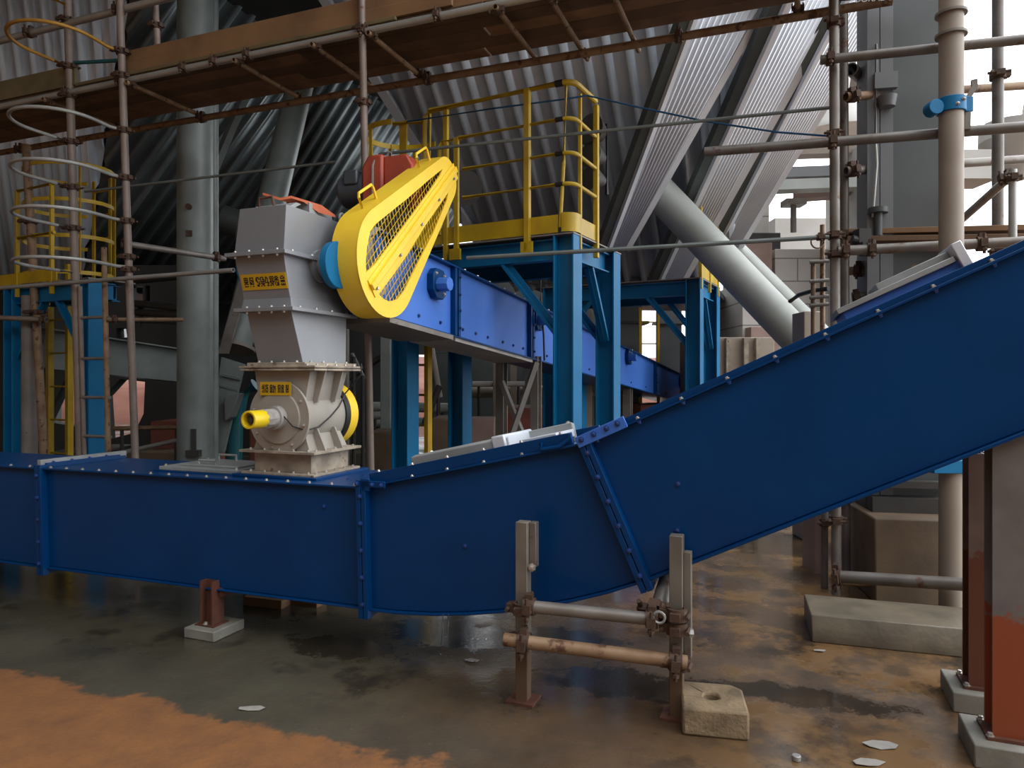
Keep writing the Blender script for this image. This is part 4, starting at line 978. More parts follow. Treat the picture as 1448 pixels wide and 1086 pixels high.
ht((996, 215, 5.3), (1465, 178, 4.62), .035, 'tube', 'thick tube with free left end in front of the cladding strips', [.42])
ht((1196, 137, 5.3), (1465, 120, 5.75), .032, 'duct_dark' if False else 'tube_rust', 'dark tube behind the blue pipe clamp', [.03])
ht((1196, 242, 5.36), (1465, 224, 5.75), .034, 'tube', 'brownish tube below the blue pipe clamp', [.03])
ht((1185, 355, 5.15), (1465, 341, 4.75), .036, 'tube', 'thick grey tube just above the rising conveyor', [.04, .18, .74])
ht((1200, 383, 5.6), (1345, 378, 5.2), .036, 'tube_rust', 'rusty brown tube passing behind the raised hatch', [.1])
ht((1205, 421, 5.5), (1262, 413, 5.4), .03, 'tube', 'short tube low behind the rising conveyor', [.1])
ht((1180, 815, 4.95), (1374, 827, 4.5), .042, 'tube', 'thick tube across the brown concrete block', [.02])
ht((1182, 822, 5.15), (1374, 838, 4.9), .022, 'tube_rust', 'thin tube just behind the thick one at the concrete block')
ht((1330, 337, 5.9), (1428, 250, 4.95), .030, 'tube', 'diagonal brace tube against the white sky at right', [.99])
ht((1204, 98, 5.5), (1246, 135, 6.4), .050, 'tube', 'stubby diagonal tube behind the paired standards')
# walkway boards at the right
for i, (y0, y1, D0, D1, lb, m) in enumerate(((331, 325, 5.5, 5.1, 'upper brown walkway board behind the pipe column', 'wood_light'), (341, 338, 5.45, 5.05, 'lower brown walkway board behind the pipe column', 'wood'))):
    a, b = at(1196, y0, D0), at(1460, y1, D1)
    mb = MB(); mb.bar(a, b, .22, .04); solo('scaffold_board', mb, M[m], lb, 'scaffold board', 'right walkway boards', bev=.003)
mb = MB(); mb.box(at(1219, 338, 5.3), .09, .10, .14); mb.cyl(at(1205, 338, 5.28), at(1236, 344, 5.28), .03, n=10); mb.box(at(1222, 352, 5.2), .05, .06, .1); solo('clamp_cluster', mb, M['bark'], 'cluster of dark clamps on the tube ends beside the paired standards', 'clamp')
mb = MB(); p, q = at(1222, 303, 5.6), at(1250, 320, 5.5); mb.strap([p, q, q + V((.06, .05, -.05)), q + V((-.03, .05, -.09))], W, .16, .006); solo('metal_scrap', mb, M['duct_dark'], 'bent sheet scrap lying on the right walkway', 'scrap')
# ================================================================== foreground props carrying the bend
def post_fg(px, py0, Y, py1, w, label):
    a = at(px, py0, Y); b = V((a.x, a.y, 0))
    root = thing('prop_post', label, 'post', b, 'square steel props under the bend')
    mb = MB(); mb.channel(b, a, w, w * .62, U, -W * -1, .008); build('channel', mb, M['steel'], root)
    mb = MB(); q = [b - U * w * .5 - W * .0, b + U * w * .5, b + U * w * .5 + W * .05, b - U * w * .5 + W * .05]
    mb2 = MB(); mb2.box(b + Z * .006, .15, .15, .012, U, W); build('base_plate', mb2, M['rust'], root)
    mb.bm.free()
    return root, a, b
def prop(px, py0, Y, label, side):
    a = at(px, py0, Y); b = V((a.x, a.y, 0)); w = .062
    root = thing('prop_post', label, 'post', b, 'square steel props under the bend')
    mb = MB(); mb.box((a + b) / 2, w, w, (a - b).length, U, W); build('square_tube', mb, M['prop'], root, bev=.004)
    mb = MB(); mb.box((a + b) / 2 + Z * side[1] - U * (w * .5 + .018) + W * .02, .035, .05, side[0], U, W); build('packing_plate', mb, M['tube'] if side[2] else M['prop'], root, bev=.003)
    mb = MB(); mb.box(b + Z * .006, .14, .13, .012, U, W); build('base_plate', mb, M['rust'], root)
    return root, a, b
r1, a1p, b1p = prop(740, 737, 3.50, 'steel prop in front of the bend with a pale plate on its upper side', (.22, .33, 1))
bolt(r1, a1p - U * .05 - W * .012 - Z * .22, -W, .016, 'bolt')
r2, a2p, b2p = prop(957, 756, 3.33, 'steel prop at the foot of the rising conveyor beside the tan concrete block', (.5, .1, 0))
gF = 'tubes tying the two props'
up_ = -W * .055
p0, p1 = at(745, 857, 3.44), at(928, 876, 3.27); o = tube_thing(p0, p1, .030, 'tube', 'upper tie tube between the two props, rusty at its left end', gF, [.02, .97])
p0, p1 = at(713, 904, 3.42), at(972, 937, 3.23); o = tube_thing(p0, p1, .032, 'tube_rust', 'lower ochre tie tube between the two props with an open left end', gF, [.11, .94])
p0, p1 = at(948, 806, 3.52), at(930, 868, 3.36); tube_thing(p0, p1, .042, 'tube', 'short slanting stub of tube behind the right prop', gF, [.96])
for px, py, Y, par in ((739, 860, 3.455, r1), (739, 905, 3.455, r1), (957, 868, 3.285, r2), (957, 888, 3.285, r2), (959, 938, 3.285, r2)):
    coupler(par, at(px, py, Y), Z, .034, U)
mb = MB(); c = at(932, 873, 3.22); mb.tube([c + U * (.026 * math.cos(i * .5236)) + Z * (.026 * math.sin(i * .5236)) for i in range(12)], .006, 6, closed=True); build('ring_nut', mb, M['hoop'], r2)
mb = MB(); mb.cyl(at(960, 893, 3.26), at(978, 895, 3.26), .012, n=8); mb.cyl(at(974, 895, 3.26), at(980, 895, 3.26), .02, n=6); build('clamp_bolt', mb, M['hoop'], r2)
# tan concrete block with a socket
g0, g1 = gr(965, 1040), gr(1060, 1049)
ex = (g1 - g0).normalized(); ey = Z.cross(ex)
hb = .125; dpt = .29; wd = (g1 - g0).length
mb = MB(); base = [g0, g1, g1 + ey * dpt, g0 + ey * dpt]
cut = .045
def bq(x, y, z): return g0 + ex * x + ey * y + Z * z
r0 = [bq(0, 0, 0), bq(wd, 0, 0), bq(wd, dpt - cut, 0), bq(wd - cut, dpt, 0), bq(0, dpt, 0)]
hc, hr = (wd * .47, dpt * .5), .036
circ = [bq(hc[0] + hr * math.cos(i * .5236), hc[1] + hr * math.sin(i * .5236), hb) for i in range(12)]
top = [p + Z * hb for p in r0]
mb.loft([r0, top], cap=False); mb.face(r0[::-1])
tri = tessellate_polygon([top, circ]); pts = top + circ; vs = [mb.bm.verts.new(p) for p in pts]
for t in tri: mb.bm.faces.new([vs[i] for i in t])
mb.loft([circ, [p - Z * .05 for p in circ]], cap=False); mb.face([p - Z * .05 for p in circ])
bmesh.ops.remove_doubles(mb.bm, verts=mb.bm.verts, dist=.0005)
solo('concrete_block', mb, M['concrete_block'], 'tan concrete block with a round socket in front of the rising conveyor', 'concrete block', bev=.012)
# rusty stub on a concrete pad
g = gr(302, 909); sx_w, sy_w = .235, .26
mb = MB(); q = [g, g + U * sx_w * 1.0, g + U * sx_w + W * sy_w, g + W * sy_w]; mb.prism(q, Z * .062); pad = solo('concrete_pad', mb, M['concrete_light'], 'grey concrete pad under the rusty stub below the level conveyor', 'concrete pad', 'column pads', bev=.006)
ctr = g + U * sx_w * .55 + W * .12 + Z * .062
stub = thing('support_stub', 'short rust brown steel stub holding the level conveyor', 'support', ctr)
zt = .335
mb = MB(); mb.hbeam(ctr, V((ctr.x, ctr.y, zt)) , .10, .10, U, .010, .008); build('stub_column', mb, M['rust'], stub)
mb = MB(); mb.box(ctr + Z * .004, .15, .13, .008, U, W); build('base_plate', mb, M['rust'], stub)
mb = MB(); mb.bar(ctr + Z * .20 - U * .05, ctr + Z * .20 - U * .10 + W * .25, .05, .05); build('bracket_arm', mb, M['rust'], stub)
bolt(stub, ctr + V((0, 0, .01)) - W * .05 + U * .0, Z, .012)
# timbers under the conveyor
for (p, q, Y0, Y1, lb) in (((352, 843), (455, 856), 4.9, 4.75, 'pale plank lying under the level conveyor'), ((352, 852), (405, 858), 4.85, 4.8, 'dark block under the pale plank')):
    a, b = gr(*p), gr(*q); mb = MB(); mb.bar(a + Z * .03, b + Z * .03, .12, .06); solo('plank', mb, M['wood'], lb, 'plank')
# ================================================================== right foreground columns
def column(px, Y, py_top, lbl, m, dz, lbp, w=.135, shift=.0, plate=True):
    c = at(px, 533, Y); b = V((c.x, c.y, dz)); t = V((c.x, c.y, zat(py_top, Y)))
    root = thing('steel_column', lbl, 'column', b, 'columns under the rising conveyor')
    mb = MB(); mb.hbeam(b, t, w, w, W, .012, .010); build('column_shaft', mb, M[m], root)
    mb = MB(); mb.box(b + Z * .007, w * 1.35, w * 1.35, .014, U, W); build('base_plate', mb, M['rust'], root)
    for x, y in ((1, 1), (1, -1), (-1, 1), (-1, -1)): bolt(root, b + U * (w * .58 * x) + W * (w * .58 * y) + Z * .014, Z, .012)
    mb = MB(); mb.box(V((c.x, c.y, dz / 2)), .30, .30, dz, U, W); solo('concrete_pad', mb, M['concrete_light'], lbp, 'concrete pad', 'column pads', bev=.006)
    return root
column(1424, 2.98, 612, 'front steel column at the right edge, grey above and orange rust below', 'col_rust', .095, 'concrete pad under the front rusted column in the lower right corner')
column(1388, 3.46, 640, 'rear brown steel column just left of the rusted front column', 'col_rust2', .095, 'concrete pad under the rear brown column at right')
# ================================================================== plinth, blocks, right columns
g0, g1 = gr(1148, 908), gr(1372, 931)
dx_ = (g1 - g0); dxn = dx_.normalized(); dyn = Z.cross(dxn)
mb = MB(); g1e = g1 + dxn * .5
ring = lambda c: [c, c + dyn * .48, c + dyn * .48 + Z * .15, c + dyn * .05 + Z * .15, c + dyn * .02 + Z * .09, c + Z * .03]
mb.loft([ring(g0), ring(g1e)]); solo('concrete_plinth', mb, M['concrete'], 'low wet concrete plinth on the floor at right', 'plinth', bev=.006)
b0 = at(1237, 533, 5.0); b0.z = 0
bx = V((.985, -.17, 0)).normalized(); by = V((.17, .985, 0))
mb = MB(); q = [b0, b0 + bx * .95, b0 + bx * .95 + by * .8, b0 + by * .8]; mb.prism(q, Z * .60); solo('foundation_block', mb, M['concrete_brown'], 'big brown concrete foundation block behind the tan pipe column', 'concrete block', bev=.012)
mb = MB(); q = [b0 + V((-.10, .75, 0)), b0 + V((-.012, .74, 0)), b0 + V((-.012, 1.0, 0)), b0 + V((-.10, 1.0, 0))]; mb.prism(q, Z * .82); solo('concrete_stub', mb, M['concrete_pink'], 'narrow pinkish concrete stub left of the foundation block', 'concrete block')
# big grey plated column standing on the block
cb = b0 + bx * .06 + by * .36; root = thing('plated_column', 'broad dark grey plated column behind the blue pipe clamp', 'column', V((cb.x, cb.y, .6)))
def cq(a, b_, z): return cb + bx * a + by * b_ + Z * z
mb = MB()
for a0_, a1_, b0_, b1_ in ((.0, .085, .0, .05), (.085, .095, .03, .08), (.095, .185, .01, .06)): mb.prism([cq(a0_, b0_, .6), cq(a1_, b0_, .6), cq(a1_, b1_, .6), cq(a0_, b1_, .6)], Z * 6.4)
build('side_channel', mb, M['duct'], root)
mb = MB(); mb.prism([cq(.185, .03, .6), cq(.53, .03, .6), cq(.53, .40, .6), cq(.185, .40, .6)], Z * 6.4); build('web_plate', mb, M['duct_dark'], root)
mb = MB(); mb.prism([cq(.03, .06, .6), cq(.185, .06, .6), cq(.185, .36, .6), cq(.03, .36, .6)], Z * 6.4); build('core', mb, M['duct'], root)
mb = MB(); mb.prism([cq(.0, -.12, .6), cq(.6, -.12, .6), cq(.6, .42, .6), cq(.0, .42, .6)], Z * .11); mb.prism([cq(.0, -.10, .78), cq(.6, -.10, .78), cq(.6, .0, .78), cq(.0, .0, .78)], Z * .05); build('base_shoe', mb, M['bark'], root)
mb = MB(); mb.tube([cq(.055, -.02, 4.1), cq(.05, -.02, 3.4), cq(.06, -.02, 3.2), cq(.03, -.02, 2.8)], .010, 8); build('cable', mb, M['hoop'], root)
mb = MB(); mb.cyl(cq(.07, -.02, 2.83), cq(.07, -.02, 2.87), .07, n=16); mb.cyl(cq(.07, -.02, 2.66), cq(.07, -.02, 2.83), .03, n=12); build('outlet', mb, M['duct_dark'], root)
mb = MB(); mb.cyl(cq(.13, -.03, 3.62), cq(.13, -.03, 3.70), .055, .07, n=14); mb.box(cq(.12, -.02, 3.82), .16, .05, .12, bx, by); build('spotlight', mb, M['duct'], root)
# tan pipe column with blue clamps
pc = at(1345, 533, 4.72); pcr = .074
root = thing('pipe_column', 'slim tan pipe column with two blue pipe clamps', 'column', V((pc.x, pc.y, 0)))
mb = MB(); mb.cyl(V((pc.x, pc.y, 0)), V((pc.x, pc.y, 4.6)), pcr, n=28); build('pipe_shaft', mb, M['tan'], root)
for py in (20, 50):
    z = zat(py, 4.72); mb = MB(); mb.pipe(V((pc.x, pc.y, z - .008)), V((pc.x, pc.y, z + .008)), pcr + .022, pcr, 28); build('weld_collar', mb, M['steel'], root)
z = zat(150, 4.72); mb = MB(); mb.pipe(V((pc.x, pc.y, z - .048)), V((pc.x, pc.y, z + .048)), pcr + .014, pcr, 28); mb.cyl(V((pc.x - .125, pc.y - .05, z - .02)), V((pc.x - .125, pc.y + .03, z - .02)), .05, n=20); mb.box(V((pc.x + .105, pc.y, z + .005)), .05, .06, .10); cl = build('pipe_clamp', mb, M['cyan'], root, 'blue pipe clamp', bev=.004)
for dx in (-.01, .03): bolt(cl, V((pc.x + dx, pc.y - pcr - .013, z + .015 * (1 if dx > 0 else -1))), -W, .010)
mb = MB(); mb.strap([V((pc.x + .10, pc.y - .01, z - .16)), V((pc.x + .105, pc.y - .01, z + .05)), V((pc.x + .15, pc.y - .01, z + .12)), V((pc.x + .145, pc.y - .01, z + .17))], W, .03, .035); build('hanger_strap', mb, M['steel'], root)
z = zat(658, 4.72); mb = MB(); mb.box(V((pc.x - .02, pc.y, z)), .30, .19, .085); build('pipe_clamp', mb, M['cyan'], root, 'blue clamp block', bev=.004)
# debris
for px, py, s, lb in ((356, 1003, .05, 'torn whitish scrap on the greenish floor'), (1245, 1055, .06, 'pale torn paper flake near the lower right corner'), (1228, 1080, .05, 'pale paper flake at the bottom edge'), (1160, 921, .03, 'small pale scrap by the low plinth'), (668, 935, .035, 'small wet scrap below the bend')):
    g = gr(px, py); mb = MB(); n = 7
    ring = [g + V((s * (1 + .5 * random.random()) * math.cos(6.283 * i / n), s * .45 * (1 + .6 * random.random()) * math.sin(6.283 * i / n), .002 + .006 * random.random())) for i in range(n)]
    mb.loft([ring, [p + Z * .002 for p in ring]]); solo('paper_scrap', mb, M['paper'], lb, 'scrap')
g = gr(1126, 1075); mb = MB(); mb.cyl(g, g + Z * .022, .018, n=20); solo('bottle_cap', mb, M['hoop'], 'pale round cap on the floor at the bottom edge', 'cap', bev=.003)
random.seed(11)
for i, (px, py) in enumerate(((455, 975), (172, 893), (1305, 965), (1082, 918), (1090, 915), (1160, 870), (1320, 975), (905, 985), (560, 1000), (340, 1040))):
    pass
# water dripping from the bend
mb = MB()
for dx, y0, y1 in ((0, 868, 912), (8, 868, 900)):
    a, b = at(626 + dx, y0, 3.66), at(624 + dx, y1, 3.66); mb.tube([a, a.lerp(b, .5) + V((.003, 0, 0)), b], .003, 6)
random.seed(3)
for i in range(40):
    c = gr(655 + random.uniform(-60, 60), 935 + random.uniform(-25, 12)); mb.sphere(c + Z * random.uniform(0.004, .05), random.uniform(.002, .005), 6)
solo('water_drip', mb, M['water'], 'water dripping and splashing below the bend', 'water', kind='stuff')
# dark fascia with white lettering, mostly above the frame
a, b = at(1186, -12, 5.25), at(1345, -24, 4.95); mb = MB(); mb.bar(a, b, .03, .13); fb = solo('fascia_board', mb, M['bark'], 'dark fascia board at the top edge with white lettering', 'board')
cu = bpy.data.curves.new('lettering', 'FONT'); cu.body = "/'DOKADO"; cu.size = .058; cu.extrude = .001; cu.align_x = 'LEFT'
tmp = bpy.data.objects.new('lettering_outline', cu); COL.objects.link(tmp); bpy.context.view_layer.update()
mt_ = bpy.data.meshes.new_from_object(tmp.evaluated_get(bpy.context.evaluated_depsgraph_get())); bpy.data.objects.remove(tmp); mt_.materials.clear(); mt_.materials.append(M['white'])
ol = bpy.data.objects.new('lettering', mt_); COL.objects.link(ol); ol.parent = fb
dd = (b - a).normalized(); pz = at(1202, 4, 5.2); Xv = dd; Zn = V((dd.y, -dd.x, 0)).normalized(); Yv = Zn.cross(Xv)
ol.rotation_mode = 'QUATERNION'; ol.rotation_quaternion = Matrix((Xv, Yv, Zn)).transposed().to_quaternion(); ol.location = pz - wloc(fb)
# blue rope
pts = [at(575, 172, 6.55), at(700, 153, 6.25), at(800, 140, 6.02), at(830, 135, 6.05), at(905, 152, 5.9), at(1000, 172, 5.65), at(1100, 187, 5.4), at(1180, 193, 5.24)]
mb = MB(); mb.tube(pts, .008, 8); solo('rope', mb, M['rope'], 'thin blue rope slung from the yellow handrail to the paired standards', 'rope')
# ================================================================== clad hoppers overhead
def clad(mb, P0, ea, eb, a0, a1, lo, hi, pitch, depth, n, prof=((0, 0), (.52, 0), (.62, 1), (.66, 1), (.86, 1), (.96, 0))):
    xs = []
    k = math.floor(a0 / pitch)
    while k * pitch < a1:
        for f, h in prof:
            a = (k + f) * pitch
            if a0 <= a <= a1: xs.append((a, h))
        k += 1
    vs = []
    for a, h in xs:
        l, u = lo(a), hi(a); o = n * (depth * h)
        if l > u: l = u
        vs.append((mb.bm.verts.new(P0 + ea * a + eb * l + o), mb.bm.verts.new(P0 + ea * a + eb * u + o), u - l))
    for A, B in zip(vs, vs[1:]):
        if A[2] > 1e-4 or B[2] > 1e-4:
            try: mb.bm.faces.new((A[0], B[0], B[1], A[1]))
            except ValueError: pass
    return mb
def backing(mb, pts, off): mb.prism([p + off * .06 for p in pts], off * .10)
# --- centre hopper (front face leans out towards the viewer going up)
nC = (-W - Z).normalized(); ebC = (-W + Z).normalized(); eaC = -U
PC = at(870, 397, 11.0)
def ab(px, py): q = hit(px, py, PC, nC) - PC; return q.dot(eaC), q.dot(ebC)
BLc, BRc = ab(716, 396), ab(1000, 396); TLc, TRc = ab(535, 108), ab(1172, 60)
mL = (TLc[0] - BLc[0]) / (TLc[1] - BLc[1]); mR = (TRc[0] - BRc[0]) / (TRc[1] - BRc[1]); bT = 5.4
aL = lambda b: BLc[0] + mL * (b - BLc[1]); aR = lambda b: BRc[0] + mR * (b - BRc[1])
def loC(a):
    if a < BLc[0]: return BLc[1] + (a - BLc[0]) / mL
    if a > BRc[0]: return BRc[1] + (a - BRc[0]) / mR
    return min(BLc[1], BRc[1])
q3 = lambda a, b: PC + eaC * a + ebC * b
root = thing('clad_hopper', 'big grey ribbed sheet hopper face behind the yellow handrail', 'silo hopper', q3(BLc[0], BLc[1]) * .5 + q3(BRc[0], BRc[1]) * .5, 'ribbed sheet hoppers')
mb = MB(); clad(mb, PC, eaC, ebC, aL(bT), aR(bT), loC, lambda a: bT, .262, .065, nC); build('cladding_panel', mb, M['galv'], root, solid=.004, ang=20)
mb = MB(); backing(mb, [q3(BLc[0], BLc[1]), q3(BRc[0], BRc[1]), q3(aR(bT), bT), q3(aL(bT), bT)], -nC); build('hopper_wall', mb, M['galv_black'], root)
mb = MB(); p, q = q3(BLc[0] - .02, BLc[1]), q3(aL(bT) - .02, bT)
d = (q - p).normalized(); s = nC.cross(d).normalized()
mb.loft([[c - s * .05, c + s * .09, c + s * .09 + nC * .07, c - s * .05 + nC * .07] for c in (p, q)]); build('corner_flashing', mb, M['galv_light'], root)
# side flanks running away from the corners
for (cb_, ct_, sg, nm) in ((q3(*BLc), q3(aL(bT), bT), -1, 'left'),):
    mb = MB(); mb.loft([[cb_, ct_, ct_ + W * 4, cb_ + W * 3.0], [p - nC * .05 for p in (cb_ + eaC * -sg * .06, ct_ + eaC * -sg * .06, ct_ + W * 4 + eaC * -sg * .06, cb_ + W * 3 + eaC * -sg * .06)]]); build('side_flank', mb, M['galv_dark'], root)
mb = MB(); a_, b_ = q3(*BLc), q3(*BRc); mb.loft([[c, c + W * 5.5, c + W * 5.5 + Z * .1, c + Z * .1] for c in (a_, b_)]); build('outlet_soffit', mb, M['duct_dark'], root)
mb = MB(); a_, b_ = q3(BLc[0] + .1, BLc[1]) + nC * .03, q3(BRc[0], BRc[1]) + nC * .03; mb.bar(a_, b_, .05, .10); build('bottom_trim', mb, M['galv_black'], root)
# --- left hopper
def hopper(label, BL, BR, TR_, ribT, ribB, D, frib, flank_len, alpha, mf, ms, bt=1.25):
    """front face through BL, BR, TR_ (picture px, distance); its ribs run parallel to ribB->ribT; flank runs away along W"""
    p0, p1, p2 = at(*BL), at(*BR), at(*TR_)
    ea = (p1 - p0).normalized(); n = ea.cross((p2 - p1).normalized()).normalized()
    if n.y > 0: n = -n
    a_, b_ = hit(ribB[0], ribB[1], p0, n), hit(ribT[0], ribT[1], p0, n); eb = (b_ - a_)
    ln = eb.length; eb = eb.normalized()
    E = p2 - p1
    root = thing('clad_hopper', label, 'silo hopper', (p0 + p1) / 2, 'ribbed sheet hoppers')
    ehat = E.normalized()
    # express the right edge in (a, b): E = ea*ka + eb*kb
    m00, m01, m11 = 1.0, ea.dot(eb), 1.0; r0, r1 = E.dot(ea), E.dot(eb); det = m00 * m11 - m01 * m01
    ka = (r0 * m11 - r1 * m01) / det; kb = (r1 * m00 - r0 * m01) / det
    wid = (p1 - p0).length
    def lo(a): return 0 if a <= wid else (a - wid) / (ka / kb)
    mb = MB(); clad(mb, p0, ea, eb, -.5, wid + ka * bt, lo, lambda a: kb * bt, .29, .075, n); build('cladding_panel', mb, M[mf], root, solid=.004, ang=20)
    mb = MB(); backing(mb, [p0, p1, p1 + E * bt, p0 + eb * kb * bt], -n); build('hopper_wall', mb, M['galv_black'], root)
    ebf = E + W * alpha; L_ = ebf.length; u = ebf.normalized()
    nf = W.cross(u).normalized()
    if nf.dot(-U) < 0: nf = -nf
    al = alpha / L_
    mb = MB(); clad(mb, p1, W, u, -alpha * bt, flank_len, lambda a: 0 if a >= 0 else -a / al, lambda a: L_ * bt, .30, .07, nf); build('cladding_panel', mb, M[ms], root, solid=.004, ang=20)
    mb = MB(); backing(mb, [p1, p1 + W * flank_len, p1 + W * flank_len + ebf * bt, p1 + E * bt], -nf); build('hopper_wall', mb, M['galv_black'], root)
    mb = MB(); mb.loft([[c, c + W * flank_len, c + W * flank_len + Z * .1, c + Z * .1] for c in (p0, p1)]); build('outlet_soffit', mb, M['duct_dark'], root)
    return p0, p1
hopper('pale ribbed sheet hopper at the upper left behind the ladder hoops', (-90, 405, 12.8), (116, 402, 12.0), (187, -20, 9.7), (6, 0), (60, 400), 12, 0, 3.4, 2.2, 'galv_lit', 'galv_dark')
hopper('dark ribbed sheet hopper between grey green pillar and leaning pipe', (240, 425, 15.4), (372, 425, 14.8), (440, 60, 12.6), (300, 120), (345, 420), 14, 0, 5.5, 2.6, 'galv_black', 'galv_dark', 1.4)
# --- inclined duct strips with corrugated tops
def strip(label, Ltop, Rtop, Lbot, Rbot, nr):
    pl0, pr0, pl1, pr1 = at(*Lbot), at(*Rbot), at(*Ltop), at(*Rtop)
    ax = ((pl1 - pl0) + (pr1 - pr0)).normalized(); across = ((pr0 - pl0) + (pr1 - pl1)).normalized()
    n = across.cross(ax).normalized()
    if n.y > 0: n = -n
    root = thing('clad_duct', label, 'clad duct', (pl0 + pr0) / 2, 'corrugated inclined ducts')
    mb = MB(); rows = []
    N = nr * 4
    for p_l, p_r in ((pl0, pr0), (pl1, pr1)):
        row = []
        for i in range(N + 1):
            h = (0, 1, 1, 0)[i % 4]
            fr = (i // 4 + (0, .32, .58, .90)[i % 4]) / nr if i < N else 1.0
            row.append(p_l.lerp(p_r, fr) + n * .028 * h)
        rows.append(row)
    A = [mb.bm.verts.new(p) for p in rows[0]]; B = [mb.bm.verts.new(p) for p in rows[1]]
    for i in range(N): mb.bm.faces.new((A[i], A[i + 1], B[i + 1], B[i]))
    build('corrugated_face', mb, M['galv_light'], root, solid=.003, ang=20)
    mb = MB(); dp = -n * .09
    mb.loft([[pl0 - n * .012, pr0 - n * .012, pr0 + dp, pl0 + dp], [pl1 - n * .012, pr1 - n * .012, pr1 + dp, pl1 + dp]]); build('duct_body', mb, M['galv_dark'], root)
    s0 = (pr0 - pl0).normalized()
    mb = MB(); mb.loft([[p + s0 * .0 + n * .02, p + s0 * .085 + n * .045, p + s0 * .085 - n * .05, p + s0 * .0 - n * .05] for p in (pr0, pr1)]); build('edge_flange', mb, M['galv_light'], root)
    mb = MB(); mb.loft([[p - s0 * .015 + n * .04, p + s0 * .045 + n * .045, p + s0 * .045, p - s0 * .015] for p in (pl0, pl1)]); build('edge_trim', mb, M['galv_light'], root)
    mb = MB(); mb.loft([[p - s0 * .10 - n * .05, p + n * .0, p - n * .10, p - s0 * .10 - n * .12] for p in (pl0, pl1)]); build('side_flange', mb, M['galv_dark'], root)
strip('leftmost corrugated duct strip descending to the sky blue platform', (1001, -35, 6.05), (1098, -35, 6.45), (858, 352, 8.5), (882, 352, 8.75), 10)
strip('middle corrugated duct strip passing behind the thick slanting pipe', (1127, -35, 6.25), (1200, -35, 6.7), (931, 398, 10.2), (962, 398, 10.45), 11)
strip('rightmost corrugated duct strip beside the open sky', (1210, -35, 6.6), (1272, -35, 7.1), (1012, 352, 10.2), (1041, 352, 10.5), 12)
# ================================================================== pillars and pipes at the left
def pillar(px, Y, r, ztop, m, label, cat='pillar'):
    c = at(px, 533, Y); root = thing('round_pillar', label, cat, V((c.x, c.y, 0)))
    mb = MB(); mb.cyl(V((c.x, c.y, 0)), V((c.x, c.y, ztop)), r, n=36); build('pillar_shaft', mb, M[m], root)
    mb = MB(); mb.cyl(V((c.x, c.y, 0)), V((c.x, c.y, .04)), r * 1.5, n=36); build('base_ring', mb, M[m], root)
    return root, c
pr_, pcen = pillar(276, 8.6, .205, 7.2, 'pillar', 'thick grey green round pillar left of the grey hopper')
mb = MB(); mb.box(V((pcen.x + .02, pcen.y - .21, zat(300, 8.6) - .3)), .07, .03, .07); mb.cyl(V((pcen.x + .02, pcen.y - .24, 3.62)), V((pcen.x + .02, pcen.y - .18, 3.62)), .035, n=12); build('lug', mb, M['coupler'], pr_)
mb = MB(); mb.box(V((pcen.x + .07, pcen.y - .2, zat(622, 8.4))), .05, .04, .26); mb.box(V((pcen.x + .08, pcen.y - .22, zat(641, 8.4))), .16, .08, .08); build('foot_bracket', mb, M['bark'], pr_)
def vpipe(px, Y, r, z0, z1, m, label): 
    c = at(px, 533, Y); mb = MB(); mb.cyl(V((c.x, c.y, z0)), V((c.x, c.y, z1)), r, n=16); return solo('pipe', mb, M[m], label, 'pipe')
vpipe(303, 8.75, .05, 0, 7.0, 'pillar', 'slim grey green downpipe touching the right side of the thick pillar')
vpipe(42, 8.3, .085, 0, 2.55, 'steel', 'brownish pipe beside the leftmost sky blue column')
mb = MB(); mb.bar(at(347, 135, 12.0), at(300, 245, 11.6), .22, .10); solo('brace', mb, M['pillar'], 'dark green diagonal brace right of the thick pillar', 'brace')
mb = MB(); mb.bar(at(240, 0, 9.5), at(262, 45, 9.0), .10, .10); mb.bar(at(262, 0, 9.4), at(288, 44, 8.9), .10, .10); 
mb.bm.free()
# leaning pipe with its flexible foot
root = thing('leaning_pipe', 'grey pipe leaning behind the grey hopper with a bolted foot', 'pipe', at(318, 640, 9.0) * 1.0)
p, q = at(428, 105, 11.0), at(334, 492, 9.6); mb = MB(); mb.cyl(q, p, .20, n=32); build('pipe_shaft', mb, M['pillar'], root)
mb = MB(); d = (p - q).normalized(); mb.cyl(q - d * .02, q + d * .03, .25, n=24); build('pipe_flange', mb, M['steel'], root)
p0, p1 = at(336, 400, 9.35), at(310, 490, 9.3); mb = MB(); mb.prism([at(338, 395, 9.4), at(352, 395, 9.4), at(322, 500, 9.3), at(308, 500, 9.3)], V((0, .05, 0))); build('side_strap', mb, M['steel'], root)
mb = MB(); mb.prism([at(313, 505, 9.2), at(345, 515, 9.2), at(316, 640, 9.0), at(306, 640, 9.0), at(306, 560, 9.1)], V((0, .06, 0))); mb.bar(at(315, 530, 9.15), at(340, 536, 9.15), .05, .03); mb.bar(at(313, 545, 9.15), at(337, 552, 9.15), .05, .03); build('foot_plate', mb, M['pillar'], root)
mb = MB(); mb.prism([at(316, 562, 8.95), at(338, 556, 8.95), at(326, 590, 8.9), at(318, 596, 8.9)], V((0, .2, 0))); build('junction_box', mb, M['duct'], root, bev=.01)
mb = MB(); mb.tube([at(362, 545, 9.3), at(340, 560, 9.3), at(333, 600, 9.3), at(330, 690, 9.3), V((at(330, 690, 9.3).x, 9.3, 0))], .10, 14); solo('pipe', mb, M['teal'], 'teal bent pipe behind the valve', 'pipe')
